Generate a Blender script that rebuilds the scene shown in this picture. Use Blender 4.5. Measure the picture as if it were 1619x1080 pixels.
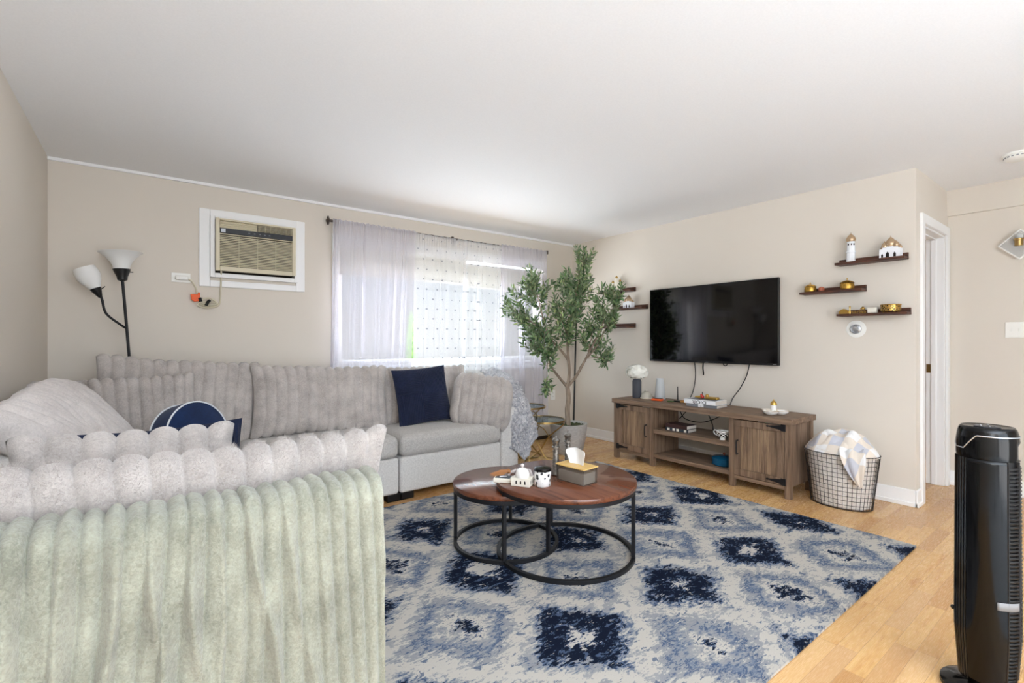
import bpy, bmesh, math, random
from math import sin, cos, pi, radians as R, sqrt, atan2, exp
from mathutils import Vector, Matrix, noise, Euler

for o in list(bpy.data.objects):
    bpy.data.objects.remove(o)
SC = bpy.context.scene
COL = SC.collection
random.seed(7)

# ------------------------------------------------------------------ camera
YAW = 37.278
cam_d = bpy.data.cameras.new('camera'); cam_d.sensor_width = 36
cam_d.lens = 36 * 760 / 1619
cam_d.clip_start = 0.05
cam = bpy.data.objects.new('camera', cam_d); COL.objects.link(cam)
cam.location = (0, 0, 1.19); cam.rotation_euler = (R(90), 0, -R(YAW))
SC.camera = cam
SC.view_settings.view_transform = 'Standard'
SC.view_settings.look = 'None'
SC.view_settings.gamma = 1
SC.view_settings.use_curve_mapping = False
SC.view_settings.exposure = 1.40
SC.cycles.use_denoising = True
SC.cycles.max_bounces = 10
SC.cycles.diffuse_bounces = 6
SC.cycles.glossy_bounces = 4
SC.cycles.transmission_bounces = 8
SC.cycles.transparent_max_bounces = 24
SC.cycles.caustics_reflective = False
SC.cycles.caustics_refractive = False
SC.cycles.sample_clamp_indirect = 6

# ------------------------------------------------------------------ node helper
class NT:
    def __init__(s, tree):
        s.t = tree; s.n = tree.nodes; s.l = tree.links
    def new(s, typ, **kw):
        n = s.n.new(typ)
        for k, v in kw.items(): setattr(n, k, v)
        return n
    def put(s, sock, v):
        if hasattr(v, 'is_output') or isinstance(v, bpy.types.NodeSocket): s.l.new(v, sock)
        elif v is not None:
            if isinstance(v, (tuple, list)) and len(v) == 3 and sock.type == 'RGBA': v = (*v, 1)
            sock.default_value = v
    def m(s, op, a, b=None, c=None, clamp=False):
        n = s.new('ShaderNodeMath', operation=op, use_clamp=clamp)
        for i, v in enumerate((a, b, c)):
            if v is not None: s.put(n.inputs[i], v)
        return n.outputs[0]
    def vm(s, op, a, b=None):
        n = s.new('ShaderNodeVectorMath', operation=op)
        s.put(n.inputs[0], a)
        if b is not None: s.put(n.inputs[1], b)
        return n.outputs[0]
    def mix(s, f, a, b, blend='MIX'):
        n = s.new('ShaderNodeMix', data_type='RGBA', blend_type=blend)
        s.put(n.inputs[0], f); s.put(n.inputs[6], a); s.put(n.inputs[7], b)
        return n.outputs[2]
    def noise(s, vec, scale, detail=4, rough=.5, dist=0):
        n = s.new('ShaderNodeTexNoise')
        if vec is not None: s.put(n.inputs['Vector'], vec)
        n.inputs['Scale'].default_value = scale; n.inputs['Detail'].default_value = detail
        n.inputs['Roughness'].default_value = rough; n.inputs['Distortion'].default_value = dist
        return n.outputs[0]
    def white(s, vec):
        n = s.new('ShaderNodeTexWhiteNoise', noise_dimensions='3D'); s.put(n.inputs['Vector'], vec)
        return n.outputs[0]
    def ramp(s, f, stops, interp='LINEAR'):
        n = s.new('ShaderNodeValToRGB'); cr = n.color_ramp; cr.interpolation = interp
        while len(cr.elements) < len(stops): cr.elements.new(.5)
        for e, (p, c) in zip(cr.elements, stops):
            e.position = p; e.color = (*c, 1) if len(c) == 3 else c
        s.put(n.inputs[0], f); return n.outputs[0]
    def obj(s): return s.new('ShaderNodeTexCoord').outputs['Object']
    def uv(s): return s.new('ShaderNodeTexCoord').outputs['UV']
    def pos(s): return s.new('ShaderNodeNewGeometry').outputs['Position']
    def xyz(s, v):
        n = s.new('ShaderNodeSeparateXYZ'); s.put(n.inputs[0], v); return n.outputs
    def comb(s, x, y, z):
        n = s.new('ShaderNodeCombineXYZ')
        for i, v in enumerate((x, y, z)): s.put(n.inputs[i], v)
        return n.outputs[0]
    def scale(s, v, sc): return s.vm('MULTIPLY', v, sc)
    def bump(s, h, strength=.3, dist=.01):
        n = s.new('ShaderNodeBump'); n.inputs['Strength'].default_value = strength
        n.inputs['Distance'].default_value = dist; s.put(n.inputs['Height'], h); return n.outputs[0]

def srgb(r, g, b):
    f = lambda c: c / 12.92 if c <= .04045 else ((c + .055) / 1.055) ** 2.4
    return tuple(f(v / 255) for v in (r, g, b))

MATS = {}
def mat(name, col=(.5, .5, .5), rough=.6, metal=0, build=None, spec=.5, sheen=0, trans=0, alpha=1, coat=0, ior=1.45, emit=None):
    m = bpy.data.materials.new(name); m.use_nodes = True
    t = NT(m.node_tree); b = m.node_tree.nodes['Principled BSDF']
    b.inputs['Base Color'].default_value = (*col, 1); b.inputs['Roughness'].default_value = rough
    b.inputs['Metallic'].default_value = metal; b.inputs['Specular IOR Level'].default_value = spec
    b.inputs['Sheen Weight'].default_value = sheen; b.inputs['Sheen Roughness'].default_value = .6
    b.inputs['Transmission Weight'].default_value = trans; b.inputs['Alpha'].default_value = alpha
    b.inputs['Coat Weight'].default_value = coat; b.inputs['IOR'].default_value = ior
    if emit: b.inputs['Emission Color'].default_value = (*emit[0], 1); b.inputs['Emission Strength'].default_value = emit[1]
    if build: build(t, b)
    MATS[name] = m
    return m

def set_in(t, b, **kw):
    for k, v in kw.items(): t.put(b.inputs[k.replace('_', ' ')], v)

def mottled(c1, c2, scale, bumpst=0, stretch=(1, 1, 1), detail=4, bd=.003):
    def f(t, b):
        v = t.scale(t.obj(), stretch)
        n = t.noise(v, scale, detail)
        t.put(b.inputs['Base Color'], t.ramp(n, [(.3, c1), (.7, c2)]))
        if bumpst: t.put(b.inputs['Normal'], t.bump(n, bumpst, bd))
    return f

# ------------------------------------------------------------------ world: hazy bright daylight
w = bpy.data.worlds.new('sky'); SC.world = w; w.use_nodes = True
wt = NT(w.node_tree); bg = w.node_tree.nodes['Background']
dv = wt.xyz(wt.new('ShaderNodeTexCoord').outputs['Generated'])
h = wt.m('MULTIPLY_ADD', dv[2], .5, .5)
# colour of the hazy sky over pale sunlit ground
skyc = wt.ramp(h, [(.0, (.93, .96, 1.0)), (.46, (.95, .97, 1.0)), (.485, (.97, .98, 1.0)), (.52, (.97, .98, 1.0)), (.56, (.76, .87, 1.0)), (.60, (.74, .86, 1.0)), (.68, (.80, .91, 1.0)), (1, (.86, .94, 1.0))])
# brightness: glaring pale paving below, soft horizon, bright haze higher up
lum = wt.xyz(wt.ramp(h, [(.0, (.6, .6, .6)), (.42, (.6, .6, .6)), (.46, (.030, .030, .030)), (.50, (.018, .018, .018)), (.60, (.016, .016, .016)), (.66, (.22, .22, .22)), (1, (.3, .3, .3))]))[0]
back = wt.m('MULTIPLY', dv[1], -3, clamp=True)          # even brightness towards the made-up rear opening, set for fill light
lum = wt.m('ADD', wt.m('MULTIPLY', lum, wt.m('SUBTRACT', 1, back)), wt.m('MULTIPLY', back, .17))
wt.put(bg.inputs['Color'], wt.mix(1.0, skyc, wt.comb(lum, lum, lum), 'MULTIPLY'))
WORLD_STRENGTH = 16.0
bg.inputs['Strength'].default_value = WORLD_STRENGTH

def area(name, loc, rot, sx, sy, power=0, col=(1, 1, 1), portal=False):
    d = bpy.data.lights.new(name, 'AREA'); d.shape = 'RECTANGLE'; d.size = sx; d.size_y = sy
    d.energy = power; d.color = col
    if portal: d.cycles.is_portal = True
    o = bpy.data.objects.new(name, d); COL.objects.link(o); o.location = loc; o.rotation_euler = rot
    return o
area('window_portal', (2.63, 4.68, 1.55), (R(-90), 0, 0), 2.5, 1.25, portal=True)
area('patio_portal', (.9, -2.55, 1.2), (R(90), 0, 0), 2.5, 2.3, portal=True)  # portal of the made-up rear opening that lets in fill light

def bulb(name, loc, power, r=.08, spot=None, rot=(0, 0, 0)):
    d = bpy.data.lights.new(name, 'SPOT' if spot else 'POINT'); d.energy = power; d.shadow_soft_size = r; d.color = (.74, .86, 1)
    if spot: d.spot_size = spot; d.spot_blend = 1
    o = bpy.data.objects.new(name, d); COL.objects.link(o); o.location = loc; o.rotation_euler = rot; return o
# two made-up uplighters added behind the viewer for fill light (their stands are built further down)
FILL_UPL = [(.9, -1.9), (-.15, -1.2)]
for ux, uy in FILL_UPL: bulb('uplighter_bulb', (ux, uy, 1.40), 165, .10, R(172), (pi, 0, 0))

# ------------------------------------------------------------------ geometry helpers
def empty(name, label, cat, loc=(0, 0, 0), rot=(0, 0, 0), group=None):
    o = bpy.data.objects.new(name, None); COL.objects.link(o)
    o.location = loc; o.rotation_euler = rot; o.empty_display_size = .05
    o['label'] = label; o['category'] = cat
    if group: o['group'] = group
    return o

def tag(o, label=None, cat=None, group=None, kind=None):
    if label: o['label'] = label
    if cat: o['category'] = cat
    if group: o['group'] = group
    if kind: o['kind'] = kind
    return o

class MB:
    """collects geometry for ONE mesh"""
    def __init__(s): s.v = []; s.f = []; s.mi = []; s.m = 0; s.uvs = None
    def add(s, vs, fs, M=None):
        k = len(s.v)
        s.v += [tuple(M @ Vector(p)) if M else tuple(p) for p in vs]
        s.f += [tuple(i + k for i in f) for f in fs]; s.mi += [s.m] * len(fs)
        return s
    def box(s, c, size, rot=None):
        x, y, z = (a / 2 for a in size)
        vs = [(a, b, d) for a in (-x, x) for b in (-y, y) for d in (-z, z)]
        fs = [(0, 1, 3, 2), (4, 6, 7, 5), (0, 4, 5, 1), (2, 3, 7, 6), (0, 2, 6, 4), (1, 5, 7, 3)]
        M = Matrix.Translation(c)
        if rot: M = M @ Euler(rot).to_matrix().to_4x4()
        return s.add(vs, fs, M)
    def b2(s, x0, x1, y0, y1, z0, z1):
        return s.box(((x0 + x1) / 2, (y0 + y1) / 2, (z0 + z1) / 2), (abs(x1 - x0), abs(y1 - y0), abs(z1 - z0)))
    def rbox(s, c, size, r, n=6, puff=(0, 0, 0), rot=None, f=None):
        sx, sy, sz = (a / 2 for a in size)
        def ticks(h):
            e = [-h, -h + r * .3, -h + r * .65, -h + r]
            inner = [-h + r + (2 * h - 2 * r) * i / n for i in range(1, n)]
            return e + inner + [-a for a in reversed(e)]
        tx, ty, tz = ticks(sx), ticks(sy), ticks(sz)
        M = Matrix.Translation(c)
        if rot: M = M @ Euler(rot).to_matrix().to_4x4()
        def P(x, y, z):
            p = Vector((x, y, z)); q = Vector((max(-sx + r, min(sx - r, x)), max(-sy + r, min(sy - r, y)), max(-sz + r, min(sz - r, z))))
            d = p - q
            if d.length > 1e-9: p = q + d.normalized() * r
            ux, uy, uz = x / sx, y / sy, z / sz
            p.x += puff[0] * ux * (1 - uy * uy) * (1 - uz * uz)
            p.y += puff[1] * uy * (1 - ux * ux) * (1 - uz * uz)
            p.z += puff[2] * uz * (1 - ux ** 4) * (1 - uy ** 4)
            if f: p = f(p)
            return p
        for (A, B, fn) in ((tx, ty, lambda a, b: (a, b, sz)), (tx, ty, lambda a, b: (a, b, -sz)), (tx, tz, lambda a, b: (a, sy, b)),
                           (tx, tz, lambda a, b: (a, -sy, b)), (ty, tz, lambda a, b: (sx, a, b)), (ty, tz, lambda a, b: (-sx, a, b))):
            vs = [P(*fn(a, b)) for a in A for b in B]; nb = len(B)
            fs = [(i * nb + j, (i + 1) * nb + j, (i + 1) * nb + j + 1, i * nb + j + 1) for i in range(len(A) - 1) for j in range(nb - 1)]
            s.add(vs, fs, M)
        return s
    def lathe(s, prof, c=(0, 0, 0), n=32, M=None, sx=1, sy=1, close=True):
        vs = []; fs = []
        for r, z in prof:
            for k in range(n):
                a = 2 * pi * k / n; vs.append((c[0] + r * cos(a) * sx, c[1] + r * sin(a) * sy, c[2] + z))
        for i in range(len(prof) - 1):
            for k in range(n):
                k2 = (k + 1) % n; fs.append((i * n + k, i * n + k2, (i + 1) * n + k2, (i + 1) * n + k))
        if close:
            if prof[0][0] > 1e-6: fs.append(tuple(reversed(range(n))))
            if prof[-1][0] > 1e-6: fs.append(tuple((len(prof) - 1) * n + k for k in range(n)))
        return s.add(vs, fs, M)
    def cyl(s, p0, p1, r0, r1=None, n=12):
        return s.tube([p0, p1], [r0, r0 if r1 is None else r1], n)
    def tube(s, path, r, n=8, closed=False, flat=1.0):
        P = [Vector(p) for p in path]; N = len(P)
        rr = r if isinstance(r, (list, tuple)) else [r] * N
        vs = []; up = None
        for i, p in enumerate(P):
            if closed: t = P[(i + 1) % N] - P[i - 1]
            else: t = P[min(i + 1, N - 1)] - P[max(i - 1, 0)]
            if t.length < 1e-9: t = Vector((0, 0, 1))
            t.normalize()
            if up is None: up = Vector((0, 0, 1)) if abs(t.z) < .9 else Vector((1, 0, 0))
            a = t.cross(up)
            if a.length < 1e-6: a = t.orthogonal()
            a.normalize(); b = a.cross(t).normalized(); up = b
            for k in range(n):
                q = 2 * pi * k / n; vs.append(p + a * cos(q) * rr[i] + b * sin(q) * rr[i] * flat)
        fs = []
        for i in range(N if closed else N - 1):
            for k in range(n):
                j = (i + 1) % N; k2 = (k + 1) % n
                fs.append((i * n + k, i * n + k2, j * n + k2, j * n + k))
        if not closed:
            fs.append(tuple(reversed(range(n)))); fs.append(tuple((N - 1) * n + k for k in range(n)))
        return s.add(vs, fs)
    def sphere(s, c, r, n=16, m=10, sc=(1, 1, 1), M=None):
        prof = [(r * sin(pi * i / m), -r * cos(pi * i / m)) for i in range(m + 1)]
        prof[0] = (1e-4, -r); prof[-1] = (1e-4, r)
        T = Matrix.Translation(c) @ Matrix.Diagonal((*sc, 1))
        return s.lathe(prof, n=n, M=(M @ T if M else T))
    def prism(s, poly, axis, a0, a1):
        """extrude a 2D polygon along an axis (0,1,2)"""
        def P(u, v, w):
            return {0: (w, u, v), 1: (u, w, v), 2: (u, v, w)}[axis]
        n = len(poly); vs = [P(u, v, a0) for u, v in poly] + [P(u, v, a1) for u, v in poly]
        fs = [tuple(range(n)), tuple(reversed(range(n, 2 * n)))] + [(i, (i + 1) % n, (i + 1) % n + n, i + n) for i in range(n)]
        return s.add(vs, fs)
    def grid(s, pts, closed_u=False):
        nu = len(pts); nv = len(pts[0])
        vs = [p for row in pts for p in row]
        fs = [(i * nv + j, ((i + 1) % nu) * nv + j, ((i + 1) % nu) * nv + j + 1, i * nv + j + 1) for i in range(nu if closed_u else nu - 1) for j in range(nv - 1)]
        return s.add(vs, fs)
    def build(s, name, mats, parent=None, loc=(0, 0, 0), rot=(0, 0, 0), smooth=True, bevel=0, seg=2, weld=True, sharp=40, shift=None, solid=0, subsurf=0):
        me = bpy.data.meshes.new(name)
        if shift:
            s.v = [(p[0] - shift[0], p[1] - shift[1], p[2] - shift[2]) for p in s.v]
        me.from_pydata([tuple(p) for p in s.v], [], s.f)
        if not isinstance(mats, (list, tuple)): mats = [mats]
        for m in mats: me.materials.append(MATS[m] if isinstance(m, str) else m)
        me.polygons.foreach_set('material_index', s.mi)
        bm = bmesh.new(); bm.from_mesh(me)
        if weld and smooth: bmesh.ops.remove_doubles(bm, verts=bm.verts, dist=1e-5)
        bmesh.ops.recalc_face_normals(bm, faces=bm.faces)
        if smooth:
            for f in bm.faces: f.smooth = True
            for e in bm.edges:
                if len(e.link_faces) == 2 and e.calc_face_angle(0) > R(sharp): e.smooth = False
        bm.to_mesh(me); bm.free()
        o = bpy.data.objects.new(name, me); COL.objects.link(o)
        o.location = loc; o.rotation_euler = rot
        if parent: o.parent = parent
        if solid:
            md = o.modifiers.new('thickness', 'SOLIDIFY'); md.thickness = solid; md.offset = 0
        if bevel:
            md = o.modifiers.new('bevel', 'BEVEL'); md.width = bevel; md.segments = seg; md.limit_method = 'ANGLE'; md.angle_limit = R(40)
            md.harden_normals = False
        if subsurf:
            md = o.modifiers.new('sub', 'SUBSURF'); md.levels = subsurf; md.render_levels = subsurf
        return o

def cr(P, t):
    """Catmull-Rom through P at t in 0..1"""
    n = len(P) - 1; x = t * n; i = min(int(x), n - 1); f = x - i
    g = lambda k: Vector(P[max(0, min(n, k))])
    a, b, c, d = g(i - 1), g(i), g(i + 1), g(i + 2)
    return .5 * ((2 * b) + (c - a) * f + (2 * a - 5 * b + 4 * c - d) * f * f + (3 * b - a - 3 * c + d) * f ** 3)

def sheet(ctrl, nu, nv, disp=None):
    """smooth cloth through a grid of control points; disp(u,v) pushes along the normal"""
    pts = []
    for i in range(nu + 1):
        u = i / nu; pts.append([cr([cr(row, j / nv) for row in ctrl], u) for j in range(nv + 1)])
    if disp:
        out = []
        for i in range(nu + 1):
            row = []
            for j in range(nv + 1):
                a = pts[min(i + 1, nu)][j] - pts[max(i - 1, 0)][j]; b = pts[i][min(j + 1, nv)] - pts[i][max(j - 1, 0)]
                n = a.cross(b)
                if n.length > 0: n.normalize()
                row.append(pts[i][j] + n * disp(i / nu, j / nv))
            out.append(row)
        pts = out
    return pts

def fur(o, count, length, children=0, matslot=1, radius=.0006, seed=1, dens=None):
    md = o.modifiers.new('fur', 'PARTICLE_SYSTEM'); ps = md.particle_system; st = ps.settings
    st.type = 'HAIR'; st.count = count; st.hair_length = length; st.hair_step = 3
    st.use_advanced_hair = True; st.emit_from = 'FACE'; st.use_emit_random = True; st.distribution = 'RAND'
    st.brownian_factor = .0008; st.factor_random = length * .2; st.render_step = 2; st.display_step = 2
    st.root_radius = 1; st.tip_radius = .2; st.radius_scale = radius
    if children:
        st.child_type = 'INTERPOLATED'; st.rendered_child_count = children; st.child_percent = 0
        st.clump_factor = .25; st.roughness_2 = .006; st.roughness_2_size = .4; st.roughness_endpoint = .004
    st.material = matslot; ps.seed = seed
    if dens:
        g = o.vertex_groups.new(name='fur_density')
        for i, v in enumerate(o.data.vertices): g.add([i], dens(v.co), 'REPLACE')
        ps.vertex_group_density = 'fur_density'; ps.vertex_group_length = 'fur_density'

def struct(mb, name, m, **kw):
    o = mb.build(name, m, **kw); o['kind'] = 'structure'; return o

# ------------------------------------------------------------------ materials
def m_wall(t, b):
    v = t.obj(); n = t.noise(v, 260, 3); big = t.noise(v, 1.3, 2)
    t.put(b.inputs['Base Color'], t.mix(big, srgb(217, 209, 198), srgb(221, 213, 202)))
    t.put(b.inputs['Normal'], t.bump(n, .08, .002))
mat('wall_paint', rough=.75, build=m_wall, spec=.25)
mat('ceiling_paint', rough=.9, build=mottled(srgb(240, 240, 241), srgb(244, 244, 245), 120, .06, bd=.002), spec=.2)
mat('white_trim', srgb(240, 240, 240), .4)
mat('white_plastic', srgb(238, 237, 232), .35)
mat('black_metal', srgb(28, 28, 31), .45, .3)
mat('black_plastic', srgb(16, 16, 18), .35)
mat('black_gloss', srgb(7, 7, 8), .13, spec=.35)
mat('screen', srgb(4, 4, 6), .06, spec=.6)
mat('cable_rubber', srgb(20, 20, 22), .5)

def m_floor(t, b):
    x, y, z = t.xyz(t.pos())[:3]
    W, L = .066, .46
    row = t.m('FLOOR', t.m('DIVIDE', y, W))
    off = t.m('MULTIPLY', t.white(t.comb(row, 3.1, 0)), L)
    xs = t.m('ADD', x, off)
    colm = t.m('FLOOR', t.m('DIVIDE', xs, L))
    rnd = t.white(t.comb(row, colm, 7))
    rnd2 = t.white(t.comb(colm, row, 17))
    gv = t.comb(t.m('ADD', t.m('MULTIPLY', x, 2.2), t.m('MULTIPLY', rnd2, 30)), t.m('ADD', t.m('MULTIPLY', y, 26), t.m('MULTIPLY', rnd, 50)), rnd)
    g = t.noise(gv, 1.6, 5, .6, .8)
    fine = t.noise(t.comb(t.m('MULTIPLY', x, 14), t.m('MULTIPLY', y, 300), 0), 1.5, 3)
    c = t.ramp(g, [(.28, srgb(186, 134, 74)), (.45, srgb(214, 168, 106)), (.62, srgb(224, 182, 122)), (.8, srgb(198, 148, 88))])
    c = t.mix(t.m('MULTIPLY', t.m('POWER', rnd, 1.6), .8), c, srgb(176, 126, 76)); c = t.mix(t.m('MULTIPLY', rnd2, .35), c, srgb(236, 200, 152))
    c = t.mix(t.m('MULTIPLY', fine, .16), c, srgb(150, 100, 58))
    fy = t.m('FRACT', t.m('DIVIDE', y, W)); fx = t.m('FRACT', t.m('DIVIDE', xs, L))
    e = t.m('MAXIMUM', t.m('LESS_THAN', fy, .032), t.m('LESS_THAN', fx, .005))
    c = t.mix(t.m('MULTIPLY', e, .4), c, srgb(120, 78, 44))
    t.put(b.inputs['Base Color'], c)
    t.put(b.inputs['Roughness'], t.m('MULTIPLY_ADD', fine, .10, .22))
mat('oak_floor', rough=.28, build=m_floor)

mat('pale_tile', srgb(206, 208, 210), .5)  # neutral colour of the added floor that bounces light
def m_rug(t, b):
    p = t.pos(); x, y, z = t.xyz(p)[:3]
    # wobble the lattice so the diamonds look hand-worn
    wob = t.new('ShaderNodeTexNoise'); t.put(wob.inputs['Vector'], p); wob.inputs['Scale'].default_value = 3.2; wob.inputs['Detail'].default_value = 3
    wx, wy, wz = t.xyz(t.vm('SUBTRACT', wob.outputs['Color'], (.5, .5, .5)))[:3]
    x2 = t.m('ADD', x, t.m('MULTIPLY', wx, .16)); y2 = t.m('ADD', y, t.m('MULTIPLY', wy, .16))
    def lat(ox, oy):
        u = t.m('SUBTRACT', t.m('FRACT', t.m('DIVIDE', t.m('SUBTRACT', x2, ox - 6.7 / 2 - 6.7), .67)), .5)
        v = t.m('SUBTRACT', t.m('FRACT', t.m('DIVIDE', t.m('SUBTRACT', y2, oy - 6.9 / 2 - 6.9), .69)), .5)
        return t.m('ADD', t.m('ABSOLUTE', u), t.m('ABSOLUTE', v))
    a = lat(1.045, 1.01)          # 0 at a navy centre, 0.5 at cell corner edges, 1.0 at light centres
    # brush-like streaky noise
    st1 = t.noise(t.comb(t.m('MULTIPLY', x, 16), t.m('MULTIPLY', y, 34), 0), 1.0, 5, .68, .6)
    st2 = t.noise(t.comb(t.m('MULTIPLY', x, 40), t.m('MULTIPLY', y, 95), 4), 1.0, 4, .65, .4)
    st3 = t.noise(t.comb(t.m('MULTIPLY', x, 9), t.m('MULTIPLY', y, 12), 9), 1.0, 4, .6, .5)
    nz = t.m('ADD', t.m('MULTIPLY', t.m('SUBTRACT', st1, .5), .8), t.m('MULTIPLY', t.m('SUBTRACT', st2, .5), .5))

    a = t.m('ADD', a, t.m('MULTIPLY', t.m('SUBTRACT', t.noise(p, 1.7, 2), .5), .35))
    cream, grey, lb, mb_, navy = srgb(202, 196, 186), srgb(156, 157, 160), srgb(124, 134, 150), srgb(80, 98, 126), srgb(15, 24, 42)
    d = t.m('ADD', a, t.m('MULTIPLY', nz, .64))
    c = t.ramp(d, [(0, cream), (.055, mb_), (.085, navy), (.315, mb_), (.345, lb), (.37, grey), (.41, cream), (.55, cream), (.58, grey), (.66, mb_), (.70, lb), (.75, grey), (.82, cream), (.90, mb_), (.93, navy)], 'CONSTANT')
    # worn grey and cream patches, mostly outside the navy
    field = t.m('GREATER_THAN', d, .30)
    wear = t.m('ADD', t.m('MULTIPLY', st3, .6), t.m('MULTIPLY', st2, .4))
    c = t.mix(t.m('MULTIPLY', t.m('MULTIPLY', t.m('GREATER_THAN', wear, .55), .85), field), c, grey)
    c = t.mix(t.m('MULTIPLY', t.m('LESS_THAN', wear, .385), .9), c, cream)
    blot = t.noise(t.comb(t.m('MULTIPLY', x, 14), t.m('MULTIPLY', y, 30), 21), 1.0, 4, .7, .5)
    c = t.mix(t.m('MULTIPLY', t.m('MULTIPLY', t.m('GREATER_THAN', blot, .62), .8), field), c, mb_)
    bl2 = t.noise(t.comb(t.m('MULTIPLY', x, 20), t.m('MULTIPLY', y, 44), 40), 1.0, 5, .72, .6)
    c = t.mix(t.m('MULTIPLY', t.m('GREATER_THAN', bl2, .585), .75), c, t.mix(field, mb_, c)) if False else t.mix(t.m('MULTIPLY', t.m('MULTIPLY', t.m('GREATER_THAN', bl2, .575), .85), t.m('SUBTRACT', 1, field)), c, mb_)
    pile = t.noise(p, 420, 2, .6)
    c = t.mix(t.m('MULTIPLY', pile, .35), c, t.mix(.5, c, (.05, .05, .06)))
    t.put(b.inputs['Base Color'], c)
    t.put(b.inputs['Normal'], t.bump(t.m('ADD', pile, t.m('MULTIPLY', st2, .8)), .7, .006))
mat('rug_pile', rough=.95, build=m_rug, spec=.05)

def m_weave(c1, c2):
    def f(t, b):
        v = t.obj(); n = t.noise(v, 330, 3, .7); n2 = t.noise(v, 90, 4, .7); big = t.noise(v, 5, 3)
        c = t.ramp(t.m('ADD', t.m('MULTIPLY', n, .6), t.m('MULTIPLY', n2, .4)), [(.36, c1), (.62, c2)])
        c = t.mix(t.m('MULTIPLY', big, .18), c, c1)
        t.put(b.inputs['Base Color'], c); t.put(b.inputs['Normal'], t.bump(n, .5, .003))
    return f
mat('sofa_fabric', rough=.95, build=m_weave(srgb(176, 172, 168), srgb(226, 223, 219)), spec=.15, sheen=.2)
mat('seat_fabric', rough=.95, build=m_weave(srgb(150, 145, 140), srgb(204, 200, 195)), spec=.15, sheen=.2)

def m_fur(c1, c2, fine=150, bst=.6, bd=.005):
    def f(t, b):
        v = t.obj(); n = t.noise(v, fine, 4, .7, .8); big = t.noise(v, 9, 4, .6)
        c = t.ramp(t.m('ADD', t.m('MULTIPLY', n, .5), t.m('MULTIPLY', big, .5)), [(.35, c1), (.62, c2)])
        t.put(b.inputs['Base Color'], c); t.put(b.inputs['Normal'], t.bump(n, bst, bd))
    return f
mat('grey_fur', rough=.95, build=m_fur(srgb(148, 140, 135), srgb(190, 182, 176)), spec=.1, sheen=.35)
mat('taupe_fur', rough=.95, build=m_fur(srgb(152, 144, 139), srgb(198, 190, 184)), spec=.1, sheen=.35)
mat('pale_fur', rough=.95, build=m_fur(srgb(186, 178, 174), srgb(220, 212, 207)), spec=.1, sheen=.35)
mat('fur_strand', srgb(182, 174, 169), .9, spec=.15)
mat('pale_strand', srgb(236, 232, 230), .9, spec=.15)
mat('sage_fur', rough=.95, build=m_fur(srgb(116, 116, 102), srgb(164, 164, 148)), spec=.1, sheen=.3)
mat('sage_strand', srgb(170, 170, 155), .9, spec=.15)
mat('navy_cord', rough=.9, build=m_fur(srgb(16, 22, 42), srgb(30, 38, 64), 120, .3, .003), spec=.2, sheen=.1)
mat('navy_velvet', rough=.8, build=m_fur(srgb(10, 28, 60), srgb(16, 40, 80), 60, .1, .002), spec=.2, sheen=.1)
mat('piping_white', srgb(216, 220, 224), .8)
def m_greythrow(t, b):
    v = t.obj(); n = t.noise(v, 26, 5, .7, 1.5); n2 = t.noise(v, 160, 3, .7)
    c = t.ramp(t.m('ADD', t.m('MULTIPLY', n, .7), t.m('MULTIPLY', n2, .3)), [(.36, srgb(116, 118, 128)), (.49, srgb(172, 172, 178)), (.60, srgb(224, 221, 221))])
    t.put(b.inputs['Base Color'], c); t.put(b.inputs['Normal'], t.bump(t.m('ADD', n, n2), .9, .01))
mat('throw_fur', rough=.95, build=m_greythrow, spec=.1, sheen=.3)

def m_sheer(col, tr, dots=False, vary=.2):
    def f(t, b):
        out = t.n['Material Output']
        uv = t.uv(); u, v, _ = t.xyz(uv)[:3]
        wv = t.noise(t.comb(t.m('MULTIPLY', u, 900), t.m('MULTIPLY', v, 60), 0), 1, 2, .6)
        wv2 = t.noise(t.comb(t.m('MULTIPLY', u, 60), t.m('MULTIPLY', v, 900), 0), 1, 2, .6)
        tp = t.new('ShaderNodeBsdfTransparent'); df = t.new('ShaderNodeBsdfDiffuse'); tl = t.new('ShaderNodeBsdfTranslucent')
        dc = col; cover = t.m('SUBTRACT', 1, t.m('MULTIPLY_ADD', t.m('ADD', wv, wv2), vary, tr - vary))
        if dots:
            # rows of small woven dots, every second row offset (uv in metres)
            rv = t.m('DIVIDE', v, .1); rr = t.m('FLOOR', rv)
            uu = t.m('ADD', t.m('DIVIDE', u, .135), t.m('MULTIPLY', t.m('MODULO', rr, 2), .5))
            fu = t.m('ABSOLUTE', t.m('SUBTRACT', t.m('FRACT', uu), .5)); fv = t.m('ABSOLUTE', t.m('SUBTRACT', t.m('FRACT', rv), .5))
            dd = t.m('SQRT', t.m('ADD', t.m('POWER', t.m('MULTIPLY', fu, .135 / .0095), 2), t.m('POWER', t.m('MULTIPLY', fv, .1 / .0075), 2)))
            dot = t.m('LESS_THAN', dd, 1)
            cover = t.m('MAXIMUM', cover, dot); dc = t.mix(dot, col, srgb(122, 124, 132))
        t.put(df.inputs[0], dc); t.put(tl.inputs[0], dc)
        a = t.new('ShaderNodeMixShader'); a.inputs[0].default_value = .05; t.l.new(df.outputs[0], a.inputs[1]); t.l.new(tl.outputs[0], a.inputs[2])
        m = t.new('ShaderNodeMixShader'); t.put(m.inputs[0], cover); t.l.new(tp.outputs[0], m.inputs[1]); t.l.new(a.outputs[0], m.inputs[2])
        t.l.new(m.outputs[0], out.inputs[0])
    return f
mat('grey_sheer', build=m_sheer(srgb(214, 211, 220), .40, vary=.15))
mat('white_sheer', build=m_sheer(srgb(244, 245, 248), .60, dots=True))
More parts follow.
